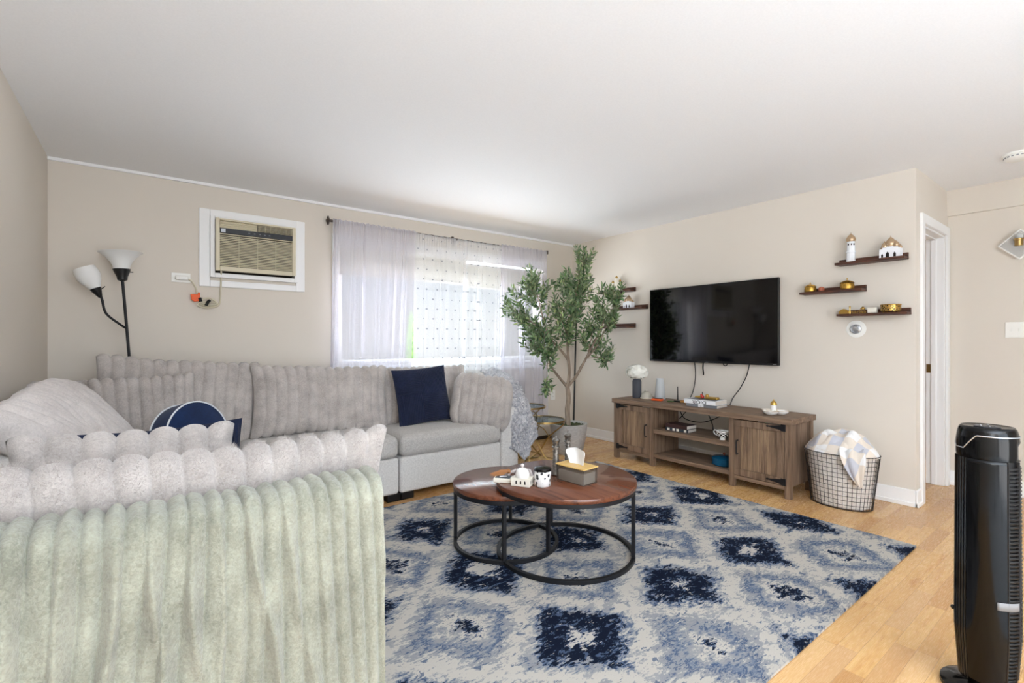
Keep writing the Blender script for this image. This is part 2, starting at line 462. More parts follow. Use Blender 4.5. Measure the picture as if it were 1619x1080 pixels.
def m_blind(t, b):
    out = t.n['Material Output']
    df = t.new('ShaderNodeBsdfDiffuse'); tl = t.new('ShaderNodeBsdfTranslucent')
    df.inputs[0].default_value = (*srgb(214, 211, 204), 1); tl.inputs[0].default_value = (*srgb(96, 94, 88), 1)
    m = t.new('ShaderNodeMixShader'); m.inputs[0].default_value = .45
    t.l.new(df.outputs[0], m.inputs[1]); t.l.new(tl.outputs[0], m.inputs[2]); t.l.new(m.outputs[0], out.inputs[0])
mat('blind_fabric', build=m_blind)
def m_glass(t, b):
    out = t.n['Material Output']; tp = t.new('ShaderNodeBsdfTransparent'); tp.inputs[0].default_value = (.97, .98, .98, 1)
    gl = t.new('ShaderNodeBsdfGlossy'); gl.inputs['Roughness'].default_value = .02
    m = t.new('ShaderNodeMixShader'); m.inputs[0].default_value = .05; t.l.new(tp.outputs[0], m.inputs[1]); t.l.new(gl.outputs[0], m.inputs[2]); t.l.new(m.outputs[0], out.inputs[0])
mat('glass', build=m_glass)

def wood(cs, scale=1, axis='x', rough=.55, planks=0, bst=.15):
    def f(t, b):
        x, y, z = t.xyz(t.obj())[:3]
        k = {'x': (2.0, 30, 30), 'y': (30, 2.0, 30), 'z': (30, 30, 2.0)}[axis]
        extra = 0
        if planks:
            q = t.m('FLOOR', t.m('DIVIDE', y, planks)); r = t.white(t.comb(q, 2, 5)); extra = t.m('MULTIPLY', r, 20)
            z = t.m('ADD', z, extra)
        v = t.comb(t.m('MULTIPLY', x, k[0] * scale), t.m('MULTIPLY', y, k[1] * scale), t.m('MULTIPLY', z, k[2] * scale))
        n = t.noise(v, 1.2, 5, .62, .7)
        c = t.ramp(n, [(.28 + .44 * i / (len(cs) - 1), q) for i, q in enumerate(cs)])
        if planks: c = t.mix(t.m('MULTIPLY', r, .45), c, cs[0])
        t.put(b.inputs['Base Color'], c)
        if bst: t.put(b.inputs['Normal'], t.bump(n, bst, .002))
    return f
CAB = [srgb(78, 60, 47), srgb(108, 86, 68), srgb(130, 106, 86), srgb(146, 122, 100)]
mat('cabinet_wood_y', rough=.6, build=wood(CAB, axis='y'))
mat('cabinet_wood_z', rough=.6, build=wood(CAB, axis='z'))
mat('cabinet_slats', rough=.6, build=wood([srgb(78, 60, 46), srgb(118, 94, 74), srgb(148, 122, 96), srgb(176, 150, 118)], axis='z', planks=.0385))
mat('walnut_top', rough=.24, build=wood([srgb(70, 36, 22), srgb(96, 52, 33), srgb(114, 66, 43), srgb(84, 45, 29)], axis='y', scale=.8, bst=.03), coat=.3)
mat('shelf_wood', rough=.5, build=wood([srgb(36, 22, 20), srgb(58, 36, 30), srgb(96, 56, 36), srgb(44, 28, 26)], axis='y', scale=1.2))
mat('gold', srgb(206, 168, 92), .28, 1)
mat('brass', srgb(176, 148, 96), .3, 1)
mat('old_brass', rough=.38, metal=1, build=mottled(srgb(140, 104, 44), srgb(214, 172, 84), 60, .4))
mat('champagne', srgb(196, 170, 140), .35, .8)
mat('pewter', rough=.4, metal=.9, build=mottled(srgb(96, 92, 88), srgb(168, 164, 158), 50, .3))
mat('bronze_rod', srgb(84, 74, 68), .5, .5)
mat('plaster', srgb(232, 234, 238), .6)
mat('cream_ceramic', srgb(230, 224, 210), .4)
mat('white_ceramic', srgb(240, 238, 234), .2)
mat('dark_hole', srgb(30, 24, 22), .9)
mat('copper_clay', srgb(164, 92, 66), .6)
mat('charcoal_ceramic', srgb(70, 72, 80), .7)
mat('frosted_glass', srgb(226, 230, 232), .35, trans=.35)
mat('lamp_glass', srgb(232, 232, 230), .4, spec=.4)
def m_clear(col, f):
    def g(t, b):
        out = t.n['Material Output']; tp = t.new('ShaderNodeBsdfTransparent'); tp.inputs[0].default_value = (*col, 1)
        m = t.new('ShaderNodeMixShader'); m.inputs[0].default_value = f; t.l.new(tp.outputs[0], m.inputs[1]); t.l.new(b.outputs[0], m.inputs[2]); t.l.new(m.outputs[0], out.inputs[0])
    return g
mat('smoked_acrylic', srgb(120, 112, 104), .05, build=m_clear((.82, .79, .75), .25))
mat('bamboo', rough=.45, build=wood([srgb(206, 164, 92), srgb(222, 184, 112), srgb(230, 196, 128)], axis='x'))
mat('tissue', srgb(244, 246, 250), .9)
mat('orange_plastic', srgb(240, 98, 34), .5)
mat('green_plastic', srgb(70, 92, 48), .5)
mat('amber_plastic', srgb(196, 140, 62), .5)
mat('blue_enamel', srgb(10, 78, 112), .25)
mat('book_brown', srgb(62, 36, 34), .6)
mat('book_dark', srgb(48, 54, 62), .6)
mat('paper', srgb(206, 198, 188), .9)
mat('book_white', srgb(236, 236, 238), .5)
mat('book_grey', srgb(128, 130, 136), .5)
mat('ink_black', srgb(16, 16, 18), .6)
mat('flower_petal', srgb(250, 249, 240), .8, sheen=.3)
mat('flower_leaf', srgb(52, 84, 44), .6)
mat('red_enamel', srgb(168, 44, 36), .4)
mat('concrete', rough=.85, build=mottled(srgb(158, 154, 150), srgb(182, 178, 173), 30, .3, (1, 1, 3)))
mat('soil', rough=1, build=mottled(srgb(38, 42, 26), srgb(74, 84, 48), 70, .8))
mat('bark', rough=.85, build=mottled(srgb(112, 96, 82), srgb(168, 150, 132), 40, .6, (1, 1, .25)))
def m_leaf(t, b):
    n = t.new('ShaderNodeNewGeometry')
    r = n.outputs['Random Per Island']
    c = t.ramp(r, [(0, srgb(46, 76, 46)), (.4, srgb(74, 108, 64)), (.75, srgb(104, 136, 84)), (1, srgb(160, 176, 116))])
    c = t.mix(t.m('MULTIPLY', n.outputs['Backfacing'], .35), c, srgb(170, 182, 150))
    t.put(b.inputs['Base Color'], c)
mat('olive_leaf', rough=.5, build=m_leaf)
mat('olive_fruit', srgb(52, 44, 40), .4)
mat('ac_beige', srgb(214, 205, 180), .5)
mat('ac_dark', srgb(60, 50, 42), .8)
mat('ac_panel', srgb(38, 40, 46), .35)
mat('ac_badge', srgb(196, 202, 210), .4)
mat('cord_beige', srgb(206, 198, 176), .5)
mat('wicker_wire', srgb(46, 42, 40), .5, .5)
mat('liner', rough=.95, build=mottled(srgb(214, 206, 198), srgb(236, 230, 224), 60, .6), sheen=.2)
def m_check(t, b):
    u, v, _ = t.xyz(t.uv())[:3]
    iu = t.m('MODULO', t.m('FLOOR', t.m('MULTIPLY', u, 7)), 2); iv = t.m('MODULO', t.m('FLOOR', t.m('MULTIPLY', v, 7)), 2)
    r = t.m('ADD', iu, iv)
    c = t.mix(t.m('COMPARE', r, 2, .1), t.mix(t.m('COMPARE', r, 1, .1), srgb(228, 226, 226), srgb(222, 210, 196)), srgb(192, 192, 200))
    c = t.mix(t.m('COMPARE', r, 0, .1), c, srgb(232, 230, 228))
    t.put(b.inputs['Base Color'], c); t.put(b.inputs['Normal'], t.bump(t.noise(t.obj(), 260, 3), .5, .004))
mat('check_blanket', rough=.95, build=m_check, sheen=.2)
def m_cupcheck(t, b):
    x, y, z = t.xyz(t.obj())[:3]
    a = t.m('MULTIPLY', t.m('ARCTAN2', y, x), 16 / (2 * pi)); zz = t.m('MULTIPLY', z, 1 / .0125)
    s = t.m('MODULO', t.m('ADD', t.m('FLOOR', t.m('ADD', a, 40)), t.m('FLOOR', zz)), 2)
    band = t.m('MULTIPLY', t.m('GREATER_THAN', z, .022), t.m('LESS_THAN', z, .066))
    t.put(b.inputs['Base Color'], t.mix(t.m('MULTIPLY', t.m('COMPARE', s, 1, .1), band), srgb(240, 238, 234), srgb(14, 14, 16)))
mat('checkered', rough=.2, build=m_cupcheck)
def m_floral(t, b):
    vo = t.new('ShaderNodeTexVoronoi'); t.put(vo.inputs['Vector'], t.obj()); vo.inputs['Scale'].default_value = 42
    n = t.noise(t.obj(), 70, 3, .6)
    d = t.m('ADD', vo.outputs['Distance'], t.m('MULTIPLY', t.m('SUBTRACT', n, .5), .5))
    t.put(b.inputs['Base Color'], t.mix(t.m('LESS_THAN', d, .34), srgb(232, 230, 228), srgb(30, 32, 40)))
mat('floral_ceramic', rough=.3, build=m_floral)
def m_filigree(t, b):
    vo = t.new('ShaderNodeTexVoronoi', feature='DISTANCE_TO_EDGE'); t.put(vo.inputs['Vector'], t.obj()); vo.inputs['Scale'].default_value = 70
    k = t.m('LESS_THAN', vo.outputs['Distance'], .16)
    t.put(b.inputs['Base Color'], t.mix(k, srgb(44, 30, 14), srgb(196, 156, 84)))
    t.put(b.inputs['Metallic'], k)
mat('filigree', rough=.35, build=m_filigree)
mat('wood_bead', srgb(214, 206, 204), .5)
mat('tassel', srgb(190, 134, 88), .9)
mat('stand_black', srgb(18, 18, 20), .4, .2)
mat('lawn', rough=1, build=mottled(srgb(96, 120, 58), srgb(168, 170, 96), 8))
mat('hedge_leaf', rough=.8, build=mottled(srgb(52, 92, 40), srgb(120, 150, 70), 20))
mat('tape', srgb(128, 126, 126), .5)
mat('silver', srgb(200, 202, 206), .25, .8)
mat('patio', srgb(176, 174, 168), .9)
mat('heater_metal', srgb(206, 202, 194), .5)
mat('door_white', srgb(236, 236, 236), .45)
mat('brown_room', srgb(128, 104, 78), .8)
mat('crate_dark', srgb(48, 40, 34), .7)
mat('clear_plate', srgb(236, 240, 242), .1, build=m_clear((.9, .9, .9), .25))

# ================================================================== SETTING
CH = 2.44; XL = -.53; XR = 4.40; YW = 4.49; YJ = .99; XH = 5.33; YB = -2.5
mb = MB(); mb.b2(-1.2, 6.6, -.25, 5.9, -.1, 0); struct(mb, 'floor', 'oak_floor', smooth=False)
mb = MB(); mb.b2(-1.2, 6.6, -2.7, -.25, -.1, 0); struct(mb, 'floor_tiles', 'pale_tile', smooth=False)  # unseen pale floor, added to bounce neutral light onto the ceiling
mb = MB(); mb.b2(-1.2, 6.6, -2.7, 4.9, CH, CH + .1); struct(mb, 'ceiling', 'ceiling_paint', smooth=False)
# window wall with its opening and the sleeve of the air conditioner
WX0, WX1, WZ0, WZ1 = 1.41, 3.88, .96, 2.12
AX0, AX1, AZ0, AZ1 = .40, 1.04, 1.70, 2.185
mb = MB()
for (a, b_, c, d) in ((-.75, AX0, 0, CH), (AX0, AX1, 0, AZ0), (AX0, AX1, AZ1, CH), (AX1, WX0, 0, CH), (WX0, WX1, 0, WZ0), (WX0, WX1, WZ1, CH), (WX1, 6.4, 0, CH)):
    if a < XR + .1 or True: mb.b2(a, b_, YW, YW + .18, c, d)
struct(mb, 'wall_north', 'wall_paint', smooth=False)
# left wall, turned a little out of square
mb = MB(); mb.box((XL - .06, 1.0, CH / 2), (.12, 7.1, CH)); o = struct(mb, 'wall_left', 'wall_paint', smooth=False)
# TV wall
mb = MB(); mb.b2(XR, XR + .12, YJ, YW + .05, 0, CH); struct(mb, 'wall_right', 'wall_paint', smooth=False)
# short return wall with the door opening
DX0, DX1, DZ = 4.56, 5.235, 2.06
mb = MB(); mb.b2(XR + .12, DX0, YJ, YJ + .12, 0, CH); mb.b2(DX1, XH + .1, YJ, YJ + .12, 0, CH); mb.b2(DX0, DX1, YJ, YJ + .12, DZ, CH)
struct(mb, 'wall_door', 'wall_paint', smooth=False)
mb = MB(); mb.b2(XH, XH + .12, -2.6, YJ, 0, CH); struct(mb, 'wall_hall', 'wall_paint', smooth=False)
mb = MB(); mb.b2(XH - .025, XH, -2.5, YJ, 2.23, CH); struct(mb, 'trim_1', 'wall_paint', smooth=False)   # dropped header band
mb = MB(); mb.b2(-.6, 5.4, YB - .12, YB, 2.3, CH); mb.b2(-.6, -.3, YB - .12, YB, 0, 2.3); mb.b2(2.1, 5.45, YB - .12, YB, 0, 2.3)  # unseen opening left of centre is made up to admit fill light
struct(mb, 'wall_back', 'wall_paint', smooth=False)
# room beyond the door
mb = MB(); mb.b2(6.3, 6.4, YJ, 4.5, 0, CH); struct(mb, 'wall_far_room', 'brown_room', smooth=False)

def baseboard(name, p0, p1, nx, ny):
    mb = MB(); h, t = .12, .014
    mb.b2(min(p0[0], p1[0], p0[0] + nx * t, p1[0] + nx * t), max(p0[0], p1[0], p0[0] + nx * t, p1[0] + nx * t), min(p0[1], p1[1], p0[1] + ny * t, p1[1] + ny * t), max(p0[1], p1[1], p0[1] + ny * t, p1[1] + ny * t), 0, h)
    t2 = .022
    mb.b2(min(p0[0], p1[0], p0[0] + nx * t2, p1[0] + nx * t2), max(p0[0], p1[0], p0[0] + nx * t2, p1[0] + nx * t2), min(p0[1], p1[1], p0[1] + ny * t2, p1[1] + ny * t2), max(p0[1], p1[1], p0[1] + ny * t2, p1[1] + ny * t2), 0, .03)
    struct(mb, name, 'white_trim', bevel=.004, smooth=False)
baseboard('baseboard_right', (XR, YJ + .0005), (XR, YW), -1, 0)
baseboard('baseboard_door', (XR - .014, YJ), (DX0 - .07, YJ), 0, -1)
baseboard('baseboard_hall', (XH, -2.5), (XH, YJ), -1, 0)
baseboard('baseboard_left', (XL, -2.5), (XL, YW), 1, 0)
# ceiling moulding line along the window wall
mb = MB(); mb.b2(XL, XR, YW - .018, YW, CH - .02, CH); struct(mb, 'trim_2', 'white_trim', smooth=False)
# door frame: casing, jamb, stop, strike plate
mb = MB()
for x0, x1, z0, z1 in ((DX0 - .07, DX0, 0, DZ + .07), (DX1, DX1 + .07, 0, DZ + .07), (DX0, DX1, DZ, DZ + .07)):
    mb.b2(x0, x1, YJ - .02, YJ, z0, z1)
mb.b2(DX0, DX0 + .018, YJ, YJ + .12, 0, DZ); mb.b2(DX1 - .018, DX1, YJ, YJ + .12, 0, DZ); mb.b2(DX0, DX1, YJ, YJ + .12, DZ - .018, DZ)
mb.b2(DX1 - .03, DX1 - .018, YJ + .05, YJ + .085, 0, DZ); mb.b2(DX0, DX1, YJ + .05, YJ + .085, DZ - .03, DZ - .018)
dr = struct(mb, 'door_1', 'door_white', bevel=.004, smooth=False)
mb = MB(); mb.b2(DX1 - .0195, DX1 - .0175, YJ + .085, YJ + .115, .93, 1.0); mb.build('strike_plate', 'brass', dr, smooth=False)
mb = MB(); mb.box((4.60, 1.50, 1.02), (.035, .72, 2.0)); leaf = mb.build('door_leaf', 'brown_room', dr, smooth=False)
# ---- window 1
fr = MB()
FW = .05
for x0, x1, z0, z1 in ((WX0, WX0 + FW, WZ0, WZ1), (WX1 - FW, WX1, WZ0, WZ1), (WX0, WX1, WZ0, WZ0 + FW), (WX0, WX1, WZ1 - FW, WZ1)):
    fr.b2(x0, x1, YW + .06, YW + .12 - (.001 if x1 - x0 > 1 else 0), z0, z1)
fr.b2(WX0 - .02, WX1 + .02, YW - .03, YW + .06, WZ0 - .025, WZ0)
for x0, x1, z0, z1 in ((WX0 - .06, WX0, WZ0 - .02, WZ1 + .06), (WX1, WX1 + .06, WZ0 - .02, WZ1 + .06), (WX0, WX1, WZ1, WZ1 + .06), (WX0 - .06, WX1 + .06, WZ0 - .09, WZ0 - .025)):
    fr.b2(x0, x1, YW - .012, YW, z0, z1)
win = struct(fr, 'window_1', 'white_trim', bevel=.003, smooth=False)
mb = MB(); mb.b2(WX0 + FW, WX1 - FW, YW + .085, YW + .09, WZ0 + FW, WZ1 - FW); g = mb.build('pane', 'glass', win, smooth=False)
# outside: lawn and shrubs seen through the slit between the curtains
mb = MB(); mb.b2(4.0, 5.6, 9.2, 11, -.5, -.45); struct(mb, 'lawn', 'lawn', smooth=False)
def bush(name, label, x, y, r, h):
    mb = MB(); rnd = random.Random(int(x * 10))
    mb.tube([(0, 0, 0), (0, 0, h * .5)], .05, 8)
    for i in range(420):
        a = rnd.random() * 2 * pi; ph = math.acos(2 * rnd.random() - 1); q = r * (.8 + .25 * rnd.random())
        c = Vector((q * sin(ph) * cos(a), q * sin(ph) * sin(a), h * .55 + h * .45 * cos(ph)))
        n = (c - Vector((0, 0, h * .5))).normalized(); s_ = .07 + .06 * rnd.random()
        s_ *= min(1, r * 3); t1 = n.orthogonal().normalized(); t2 = n.cross(t1)
        mb.add([c - t1 * s_, c - t2 * s_ * .5 + n * .03, c + t1 * s_, c + t2 * s_ * .5 + n * .03], [(0, 1, 2), (0, 2, 3)])
    mb.sphere((0, 0, h * .52), 1, 18, 12, (r * .85, r * .85, h * .46))
    o = mb.build(name, 'hedge_leaf', loc=(x, y, -.45)); tag(o, label, 'bush')
bush('garden_bush', 'slim green garden shrub glimpsed through the gap between grey and white curtains', 4.75, 10.0, .11, 2.3)

# ================================================================== WINDOW DRESSING
rod = empty('curtain_rod', 'dark bronze curtain rod with square finials above the window', 'curtain rod', (2.58, 4.40, 2.27))
mb = MB(); mb.cyl((-1.27, 0, 0), (1.28, 0, 0), .009, n=12); mb.build('pole', 'bronze_rod', rod)
for sx, nm in ((-1.29, 'finial'), (1.295, 'finial')):
    mb = MB()
    if sx < 0:
        for k in range(4):
            a = k * pi / 2; mb.sphere((0, .024 * cos(a), .024 * sin(a)), .017, 12, 8, (.6, 1, 1))
        mb.sphere((0, 0, 0), .02, 12, 8, (.9, 1, 1)); mb.cyl((0, 0, 0), (.04, 0, 0), .012)
    else:
        mb.box((0, 0, 0), (.02, .05, .045)); mb.cyl((-.03, 0, 0), (0, 0, 0), .012)
    mb.build(nm, 'bronze_rod', rod, loc=(sx, 0, 0), bevel=.003)
for sx in (-1.2, .03, 1.22):
    mb = MB(); mb.b2(sx - .012, sx + .012, .07, .09, -.04, .04); mb.b2(sx - .006, sx + .006, 0, .08, -.03, -.016); mb.tube([(sx, -.012, .004), (sx, -.016, -.012), (sx, 0, -.022), (sx, .014, -.012)], .005)
    mb.build('bracket', 'bronze_rod', rod)

def curtain(name, label, m, x0, x1, bx0, bx1, zt, zb, folds, amp, seed, full=1.5, group=None):
    rnd = random.Random(seed); nu = folds * 12; nv = 36
    ph = [rnd.random() * 6 for _ in range(6)]
    pts = []; uvs = []
    for i in range(nu + 1):
        u = i / nu; row = []
        warp = u + .35 / folds * sin(2 * pi * u * folds * .31 + ph[0]) + .25 / folds * sin(2 * pi * u * folds * .53 + ph[1])
        for j in range(nv + 1):
            v = j / nv; z = zt + (zb - zt) * v
            uu = warp + (.012 * sin(v * 3 + ph[2] + u * 9))
            x = (x0 + (x1 - x0) * u) * (1 - v) + (bx0 + (bx1 - bx0) * u) * v
            a = amp * (.45 + .65 * min(1, v * 3)) * (.6 + .4 * sin(u * 17 + ph[3]))
            y = a * sin(2 * pi * uu * folds) + .35 * a * sin(2 * pi * uu * folds * 2.3 + ph[4])
            if v < .06: y += .006 * sin(2 * pi * u * folds * 3.7 + ph[5]) ; y *= .55
            if j == 0: z += .004 * sin(u * folds * 9)
            row.append((x, 4.385 + y - (.012 if m == 'grey_sheer' else 0), z))
        pts.append(row)
    mb = MB(); mb.grid(pts)
    o = mb.build(name, m, shift=(x0, 4.4, zb)); o.location = (x0, 4.4, zb)
    uvl = o.data.uv_layers.new(name='UVMap'); L = abs(x1 - x0) * full
    for lp in o.data.loops:
        co = o.data.vertices[lp.vertex_index].co
        uvl.data[lp.index].uv = (co.x * full + co.y * 1.2 * (1 if m == 'white_sheer' else 1) + 2, co.z + .03)
    tag(o, label, 'curtain', group)
    return o
curtain('curtain', 'grey sheer curtain nearest the air conditioner', 'grey_sheer', 1.325, 2.13, 1.29, 2.045, 2.285, .10, 11, .020, 1)
curtain('curtain', 'grey sheer curtain hanging behind the olive tree', 'grey_sheer', 3.175, 3.86, 3.165, 3.885, 2.285, .20, 9, .020, 2)
curtain('curtain', 'white dotted sheer curtain beside the nearer grey curtain', 'white_sheer', 2.125, 2.74, 2.10, 2.70, 2.272, .20, 6, .011, 3, 1.25)
curtain('curtain', 'white dotted sheer curtain next to the grey curtain behind the tree', 'white_sheer', 2.70, 3.19, 2.66, 3.175, 2.272, .20, 6, .012, 4, 1.35)

def blind(x0, x1, zt, zb, drop, label):
    b = empty('window_blind', label, 'blind', ((x0 + x1) / 2, 4.50, zb), group=None)
    cx = (x0 + x1) / 2
    mb = MB(); mb.b2(x0 - cx, x1 - cx, -.02, .03, 2.07 - zb, 2.118 - zb); mb.build('headrail', 'white_trim', b, smooth=False)
    mb = MB(); n = 18; rows = []
    for i in range(n + 1):
        z = zt + (zb + .015 - zt) * i / n - zb; yy = .012 if i % 2 else -.002
        rows.append([(x0 - cx, yy, z + 0), (0, yy, z - drop * .0), (x1 - cx, yy, z)])
    mb.grid(rows); mb.build('shade', 'blind_fabric', b, smooth=False)
    mb = MB(); mb.b2(x0 - cx, x1 - cx, -.008, .018, 0, .018); mb.build('bottom_rail', 'blind_fabric', b, smooth=False)
    for sx in (x0 - cx + .1, x1 - cx - .1):
        mb = MB(); mb.cyl((sx, .005, .01), (sx, .005, 2.08 - zb), .0015, n=5); mb.build('lift_cord', 'white_trim', b)
blind(1.425, 2.80, 2.07, 1.815, 0, 'half-lowered pale blind behind the grey and white curtains near the air conditioner')
blind(2.81, 3.865, 2.035, 1.79, 0, 'pale blind with a bright slit at its top, behind the tree-side curtain')
# zigzag bars outside
mb = MB(); zz = [(1.45, 1.60), (1.60, 1.93), (1.74, 1.56), (1.87, 1.84), (2.0, 1.58), (2.15, 1.88), (2.3, 1.58)]
mb.tube([(a, 4.64, b) for a, b in zz], .009, 6)
mb.cyl((1.405, 4.64, 1.94), (3.885, 4.64, 1.94), .012, n=6)
o = mb.build('window_grille', 'black_plastic', shift=(1.8, 4.64, 1.5), loc=(1.8, 4.64, 1.5)); tag(o, 'grey zigzag metal bars outside the window behind the grey curtain', 'grille')

# ================================================================== AIR CONDITIONER
# casing of the sleeve
mb = MB()
X0, X1, Z0, Z1 = .33, 1.112, 1.626, 2.24
for a, b_, c, d in ((X0, X0 + .072, Z0, Z1), (X1 - .072, X1, Z0, Z1), (X0 + .072, X1 - .072, Z1 - .06, Z1), (X0 + .072, X1 - .072, Z0, Z0 + .05)):
    mb.b2(a, b_, YW - .018, YW, c, d)
struct(mb, 'trim_3', 'white_trim', bevel=.004, smooth=False)
ac = empty('air_conditioner', 'beige through-wall air conditioner with dark control strip in a white frame', 'air conditioner', (.72, 4.42, 1.73))
def A(mb, name, m, par=ac, **kw): return mb.build(name, m, par, shift=(.72, 4.42, 1.73), **kw)
mb = MB()
for a, b_, c, d in ((.402, .434, 1.70, 2.185), (1.022, 1.05, 1.70, 2.185), (.4345, 1.0215, 2.165, 2.185), (.4345, 1.0215, 1.70, 1.735)):
    mb.b2(a, b_, YW - .045, YW + .1, c, d)
A(mb, 'sleeve', 'white_trim', bevel=.003, smooth=False)
mb = MB(); mb.b2(.436, 1.02, 4.44, 4.60, 1.755, 2.158); mb.b2(.405, 1.035, 4.55, 4.70, 1.705, 2.18); A(mb, 'housing', 'ac_dark', smooth=False)
F = MB(); y0, y1 = 4.398, 4.44
for a, b_, c, d in ((.4345, .462, 1.75, 2.163), (.995, 1.0215, 1.75, 2.163), (.4625, .9945, 2.148, 2.163), (.4625, .9945, 1.75, 1.785)):
    F.b2(a, b_, y0, y1, c, d)
F.b2(.462, .995, y0 + .006, y1, 2.038, 2.046); A(F, 'front_bezel', 'ac_beige', bevel=.004, smooth=False)
mb = MB()
for i in range(19):
    z = 1.795 + i * .0128; mb.box((.7285, 4.408, z), (.533, .012, .0058), (R(25), 0, 0))
for x in (.595, .73, .865): mb.b2(x - .0018, x + .0018, 4.402, 4.41, 1.785, 2.036)
A(mb, 'intake_grille', 'ac_beige', smooth=False)
mb = MB(); mb.b2(.462, .995, 4.396, 4.41, 2.048, 2.086); p = A(mb, 'control_strip', 'ac_panel', smooth=False)
mb = MB(); mb.b2(.470, .500, 4.3935, 4.3965, 2.053, 2.08); mb.build('badge', 'ac_badge', p, shift=(.72, 4.42, 1.73), smooth=False)
for x in (.66, .70, .74, .775, .81): mb = MB(); mb.b2(x, x + .012, 4.394, 4.3962, 2.064, 2.07); mb.build('button', 'book_grey', p, shift=(.72, 4.42, 1.73), smooth=False)
mb = MB()
for i in range(5):
    mb.box((.595, 4.412, 2.095 + i * .0115), (.262, .016, .0085), (R(35), 0, 0))
mb.b2(.462, .728, 4.42, 4.44, 2.088, 2.148)
A(mb, 'louver_closed', 'ac_beige', smooth=False)
mb = MB()
for i in range(5):
    mb.box((.862, 4.412, 2.095 + i * .0115), (.262, .018, .0022), (R(-10), 0, 0))
for i in range(7): mb.b2(.745 + i * .04, .747 + i * .04, 4.405, 4.425, 2.088, 2.146)
A(mb, 'louver_open', 'ac_beige', smooth=False)
mb = MB(); pth = [(.475, 4.43, 1.752), (.476, 4.46, 1.70), (.474, 4.465, 1.60), (.468, 4.468, 1.50), (.445, 4.468, 1.475), (.40, 4.466, 1.47), (.345, 4.464, 1.478), (.335, 4.46, 1.49), (.36, 4.455, 1.50), (.42, 4.452, 1.50), (.455, 4.45, 1.488), (.44, 4.446, 1.465), (.38, 4.444, 1.455), (.335, 4.448, 1.462), (.32, 4.45, 1.478), (.352, 4.45, 1.52), (.40, 4.45, 1.53), (.44, 4.45, 1.505), (.43, 4.446, 1.48), (.35, 4.452, 1.49), (.322, 4.462, 1.51), (.315, 4.465, 1.56), (.31, 4.467, 1.60), (.285, 4.466, 1.652), (.255, 4.462, 1.672)]
sm = [tuple(cr(pth, i / 120)) for i in range(121)]
mb.tube(sm, .0065, 8); crd = A(mb, 'power_cord', 'cord_beige')
mb = MB(); mb.rbox((.218, 4.462, 1.678), (.085, .03, .036), .01, 2); mb.build('plug', 'white_plastic', crd, shift=(.72, 4.42, 1.73))
mb = MB(); mb.tube([(.372, 4.435, 1.47), (.385, 4.432, 1.50), (.398, 4.442, 1.512)], .011, 8); mb.tube([(.338, 4.446, 1.50), (.33, 4.446, 1.53)], .013, 8); mb.build('cable_tie', 'cable_rubber', crd, shift=(.72, 4.42, 1.73))
mb = MB(); mb.prism([(.272, 1.555), (.278, 1.51), (.30, 1.498), (.332, 1.505), (.334, 1.57), (.322, 1.572), (.318, 1.556), (.296, 1.556)], 1, 4.44, 4.455)
mb.build('warning_tag', 'orange_plastic', crd, shift=(.72, 4.42, 1.73), bevel=.003); 
def outlet(loc, rz, label, w_=.12, h_=.072, horiz=True):
    e = empty('wall_outlet', label, 'outlet', loc, (0, 0, rz))
    mb = MB(); mb.b2(-w_ / 2, w_ / 2, -.006, 0, -h_ / 2, h_ / 2); mb.build('cover_plate', 'white_plastic', e, bevel=.002, smooth=False)
    for s_ in (-1, 1):
        mb = MB(); c = (s_ * .022, 0) if horiz else (0, s_ * .022)
        for q in (-.006, .006):
            mb.b2(c[0] - .004 + q * .0, c[0] + .004, -.0068, -.006, c[1] + q - .001, c[1] + q + .001) if horiz else mb.b2(c[0] + q - .001, c[0] + q + .001, -.0068, -.006, c[1] - .004, c[1] + .004)
        mb.build('socket_slot', 'ac_dark', e, smooth=False)
    return e
outlet((.214, YW, 1.681), 0, 'white horizontal wall outlet left of the air conditioner frame', .122, .072)
outlet((XR, 2.19, .415), R(-90), 'white wall outlet behind the shelf with the checkered cup', .12, .085)
outlet((4.06, YW, .52), 0, 'white wall outlet behind the gold side tables and tree pot', .075, .12, False)
# baseboard heater
bh = empty('baseboard_heater', 'long pale baseboard heater on the floor under the window', 'heater', (2.4, 4.45, 0))
mb = MB(); mb.prism([(-.05, .05), (-.05, .155), (-.02, .19), (.035, .19), (.035, .05)], 0, -1.2, 1.75); mb.build('cover', 'heater_metal', bh, bevel=.003, smooth=False)
mb = MB(); mb.b2(-1.18, 1.73, -.03, .03, .003, .05); mb.build('fins', 'ac_dark', bh, smooth=False)

# ================================================================== TELEVISION
tv = empty('television', 'large black flat television mounted on the wall above the wooden stand', 'television', (4.36, 2.574, .98))
TW, TH = 1.332, .766
mb = MB(); mb.box((0, 0, TH / 2), (.035, TW, TH)); body = mb.build('casing', 'black_plastic', tv, bevel=.004, smooth=False)
mb = MB(); mb.box((-.0185, 0, TH / 2 + .006), (.0015, TW - .014, TH - .03)); mb.build('screen', 'screen', tv, smooth=False)
for yy in (0, TW / 2 - .035, -TW / 2 + .03): mb = MB(); mb.box((-.019, yy, .009), (.003, .028, .0045)); mb.build('badge', 'silver', tv, smooth=False)
mb = MB(); mb.box((.029, 0, .38), (.023, .4, .3)); mb.build('wall_mount', 'black_metal', tv, smooth=False)

